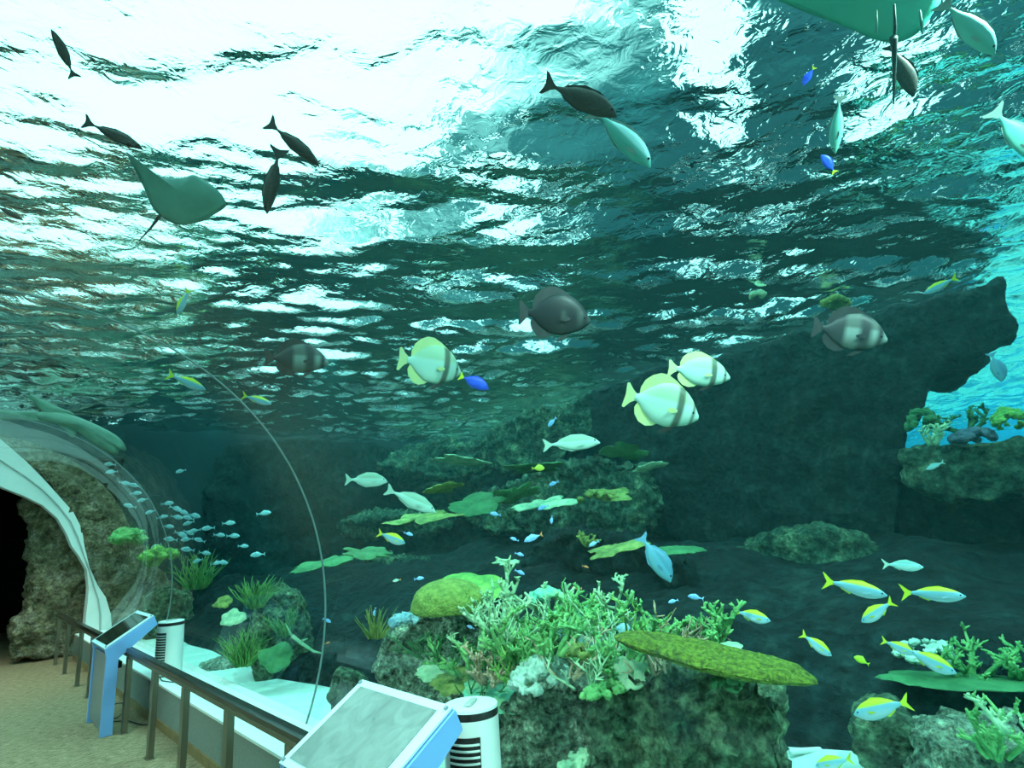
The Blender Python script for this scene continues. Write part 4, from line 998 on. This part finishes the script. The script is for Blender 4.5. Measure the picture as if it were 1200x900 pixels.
for xx in (1027, 1078):
    mb = MB(); q0 = P(xx, 12, d-.075); q1 = P(xx+(3 if xx > 1050 else 0), 40, d-.05)
    mb.tube([q0, q0.lerp(q1, .5), q1], [.003, .006, .003], 6); world_child(e, mb, 'pelvic_fin', M['ray_belly2'], True)
mb = MB(); mb.tube([P(1048, 5, d-.09), P(1049, 30, d-.06), P(1048, 50, d-.02)], [.004, .006, .006], 6); world_child(e, mb, 'spine_ridge', M['ray_dark'], True)
# guitarfish at the left
d = 11.0
mb, c = flat_animal([(148, 525), (146, 529), (140, 527), (138, 533), (128, 531), (112, 522), (96, 510), (84, 502), (66, 497), (45, 492), (40, 484), (60, 482), (78, 484), (100, 492), (122, 502), (140, 513)], d, .16, mid=(95, 498))
e = empty('guitarfish', c, 'pale long-bodied guitarfish gliding above the white arch', 'shark ray')
finish(mb, 'body', M['guitar'], e)
for nm, ol in (('pectoral_fin', [(28, 458), (45, 466), (70, 478), (88, 486), (72, 494), (52, 484), (38, 470)]), ('pelvic_fin', [(90, 504), (84, 513), (74, 502), (62, 494), (80, 496)]), ('tail', [(50, 483), (50, 493), (20, 492), (-14, 490), (-20, 478), (15, 482)])):
    mb, _ = flat_animal(ol, d, .03, rings=4); finish(mb, nm, M['guitar'], e)

# ------------------------------------------------------------------ handrail
def post_y(i): return [13.4, 12.4, 11.4, 10.4, 9.4, 8.35, 7.30, 6.28, 5.28, 4.32, 3.40, 2.45, 1.5][i]
mb = MB(); RX = 1.49
e = empty('handrail', (RX, 7.0, 0), 'dark-topped handrail with flat steel posts along the walkway', 'handrail')
mb.box(RX-.035, RX+.035, .6, 12.9, .735, .785); world_child(e, mb, 'top_rail', M['rail'], bevel=.012)
mb = MB(); mb.box(RX-.02, RX+.02, .6, 12.9, .70, .732); world_child(e, mb, 'under_rail', M['steel'], bevel=.004)
posts = [12.75, 11.7, 10.5, 9.6, 8.55, 7.5, 6.45, 5.5, 4.5, 3.5, 2.5, 1.5]
pm = MB(); pm.box(-.022, .022, -.042, .042, .0, .70); pme = pm.mesh('post', M['steel'], False)
bm_ = MB(); bm_.box(-.035, .035, -.055, .055, .0, .006); bme = bm_.mesh('base_plate', M['steel'], False)
for y in posts:
    o = obj('post', pme, e); o.location = (0, y-7.0, 0)
    q_ = obj('base_plate', bme, o)

# ------------------------------------------------------------------ information kiosks
def kiosk(loc, label, glossy):
    e = empty('information_kiosk', loc, label, 'kiosk')
    W = .78; x0 = 0
    # side frames: bent profile in XZ (x to the rail), one at each end in Y
    def prof(t=0):
        return [(-.075, 0), (.03, 0), (.03, .70), (.36, .975), (.325, 1.06), (-.09, .80), (-.075, .72)]
    for y in (-W/2, W/2-.05):
        mb = MB(); mb.prism([(x, y, z) for x, z in prof()], (0, .05, 0)); mb.build('side_frame', M['blue'], e, bevel=.004)
    mb = MB(); mb.prism([(-.062, -W/2+.05, .05), (-.045, -W/2+.05, .05), (-.045, -W/2+.05, .74), (-.062, -W/2+.05, .74)], (0, W-.1, 0)); mb.build('front_panel', M['alu'], e)
    mb = MB(); mb.box(-.02, .03, -W/2+.05, W/2-.05, .0, .02); mb.build('base_plate', M['blue'], e)
    # tilted top: local frame
    a = math.atan2(.26, .415); ca, sa = math.cos(a), math.sin(a)
    def tp(u, y, n): return (-.09+u*ca - n*sa, y, .80+u*sa + n*ca)
    def slab(u0, u1, y0, y1, n0, n1):
        mb = MB(); v_ = [tp(u, y, n_) for u in (u0, u1) for y in (y0, y1) for n_ in (n0, n1)]
        mb.add(v_, [(0, 1, 3, 2), (4, 6, 7, 5), (0, 4, 5, 1), (2, 3, 7, 6), (0, 2, 6, 4), (1, 5, 7, 3)]); return mb
    slab(0, .49, -W/2+.05, W/2-.05, -.03, .0).build('top_panel', M['blue_dark'], e)
    slab(0, .49, -W/2+.012, W/2-.012, .004, .016).build('bezel', M['bezel'], e, bevel=.002)
    slab(.035, .45, -W/2+.075, W/2-.06, .0165, .020).build('screen', glossy, e)
    for u in (.02, .47):
        for y in (-W/2+.03, W/2-.03):
            slab(u-.008, u+.008, y-.008, y+.008, .017, .026).build('screw', M['alu'], e)
    mb = MB(); mb.box(.04, .075, -W/2+.06, W/2-.06, .60, .66); mb.build('cable_box', M['black'], e)
    return e
def glass_top():
    m, nt = new_mat('kiosk_glass')
    tc = nt.n('ShaderNodeTexCoord')
    n1 = nt.n('ShaderNodeTexNoise', {'Vector': tc.outputs['Object'], 'Scale': 9.0, 'Detail': 5.0, 'Distortion': 1.0})
    c = nt.ramp(n1.outputs[0], [(.24, (.08, .10, .09)), (.33, (.15, .165, .15)), (.6, (.22, .24, .22))])
    b = nt.n('ShaderNodeBsdfPrincipled', {'Base Color': c, 'Roughness': .12, 'Specular IOR Level': .8})
    nt.link(b.outputs[0], nt.n('ShaderNodeOutputMaterial').inputs[0]); return m
kiosk((1.365, 7.9, 0), 'pale blue information kiosk with black screen at the far railing', M['screen'])
kiosk((1.30, 2.58, 0), 'pale blue information kiosk with reflective glass top in the foreground', glass_top())

# ------------------------------------------------------------------ white tower heaters on the ledge
def tower(loc, label, yaw):
    e = empty('tower_heater', loc, label, 'heater'); e.rotation_euler.z = yaw
    R_, H = .135, .555
    def cyl(r0, r1, z0, z1, n=48):
        mb = MB(); vs_ = [(r*math.cos(2*math.pi*j/n), r*math.sin(2*math.pi*j/n), z) for r, z in ((r0, z0), (r1, z1)) for j in range(n)]
        mb.add(vs_, [(j, (j+1) % n, n+(j+1) % n, n+j) for j in range(n)]+[tuple(range(n))[::-1], tuple(range(n, 2*n))]); return mb
    def fin_(mb, nm, mt):
        o = mb.build(nm, M[mt], e, smooth=True); m_ = o.modifiers.new('edge', 'EDGE_SPLIT'); m_.split_angle = rad(40); return o
    fin_(cyl(R_*.98, R_*.98, 0, .012), 'base', 'black')
    body = fin_(cyl(R_, R_*.97, .012, H-.045), 'body', 'plastic')
    fin_(cyl(R_*.965, R_*.965, H-.045, H-.012), 'band', 'black')
    fin_(cyl(R_*.97, R_*.95, H-.012, H), 'cap', 'plastic')
    mb = MB(); mb.box(-.06, .06, -.018, .018, H, H+.012); mb.build('top_grip', M['plastic_grey'], e, bevel=.006)
    mb = MB()
    for k in range(13):          # curved louvres on the front
        z = .10+k*.026
        for t in range(8):
            a0, a1 = -.55+t*.1375, -.55+(t+1)*.1375
            pts = [(rr*math.cos(a), rr*math.sin(a), zz_) for a in (a0, a1) for rr in (R_*.985, R_+.004) for zz_ in (z, z+.009)]
            mb.add(pts, [(0, 1, 3, 2), (4, 6, 7, 5), (0, 4, 5, 1), (2, 3, 7, 6), (0, 2, 6, 4), (1, 5, 7, 3)])
    mb.build('grille', M['plastic'], e)
    mb = MB(); pts = []
    for t in range(9):
        a = -.58+1.16*t/8
        pts.append((math.cos(a), math.sin(a)))
    vs_ = [((R_+.0012)*c_, (R_+.0012)*s_, z) for z in (.085, .445) for c_, s_ in pts] + [((R_-.004)*c_, (R_-.004)*s_, z) for z in (.085, .445) for c_, s_ in pts]
    fs = [(t, t+1, 9+t+1, 9+t) for t in range(8)] + [(18+t, 27+t, 27+t+1, 18+t+1) for t in range(8)] + [(0, 9, 27, 18), (8, 26, 35, 17)] + [(t, 18+t, 19+t, t+1) for t in range(8)] + [(9+t, 10+t, 28+t, 27+t) for t in range(8)]
    mb.add(vs_, fs); mb.build('vent', M['black'], e)
    mb = MB()
    for a in (-.3, 0, .3):
        mb.box(0, .001, 0, .001, 0, .001)
    return e
tower((1.93, 7.82, .405), 'white cylindrical tower heater on the ledge behind the far kiosk', rad(205))
tower((1.945, 2.50, .405), 'white cylindrical tower heater on the ledge behind the near kiosk', rad(215))
mb = MB(); mb.box(1.742, 1.752, 7.55, 7.68, .20, .31); e = tag(mb.build('power_outlet', M['outlet'], loc=(1.75, 7.6, .2), bevel=.003), 'small double wall outlet below the ledge', 'outlet')
mb = MB()
for z in (.225, .27): mb.box(1.737, 1.743, 7.585, 7.645, z, z+.03)
L_ = e.location; mb.v = [tuple(Vector(p)-L_) for p in mb.v]; mb.build('socket', M['black'], e)
mb = MB(); mb.tube([(1.735, 7.58, .26), (1.725, 7.55, .15), (1.72, 7.5, .02), (1.66, 7.6, .012), (1.6, 7.9, .012), (1.50, 8.0, .012), (1.40, 7.95, .012)], .006, 6)
tag(mb.build('supply_cable', M['cord'], loc=(1.7, 7.6, 0), smooth=True), 'black power cord running from the outlet to the far kiosk', 'cord')
mb = MB()
pts = [(1.52+.09*math.cos(t*.6), 7.95+.02*t, .10+.085*math.sin(t*.6)) for t in range(11)]
mb.tube(pts, .005, 6); tag(mb.build('cord_loop', M['cord'], loc=(1.52, 8.0, .01), smooth=True), 'loop of spare black cord standing up behind the kiosk leg', 'cord')
mb = MB(); mb.tube([(1.82, 7.68, .412), (1.80, 7.5, .412), (1.86, 7.3, .412), (2.0, 7.25, .412)], .005, 6)
tag(mb.build('heater_cord', M['cord'], loc=(1.82, 7.5, .41), smooth=True), 'thin black cord lying on the white ledge by the far heater', 'cord')
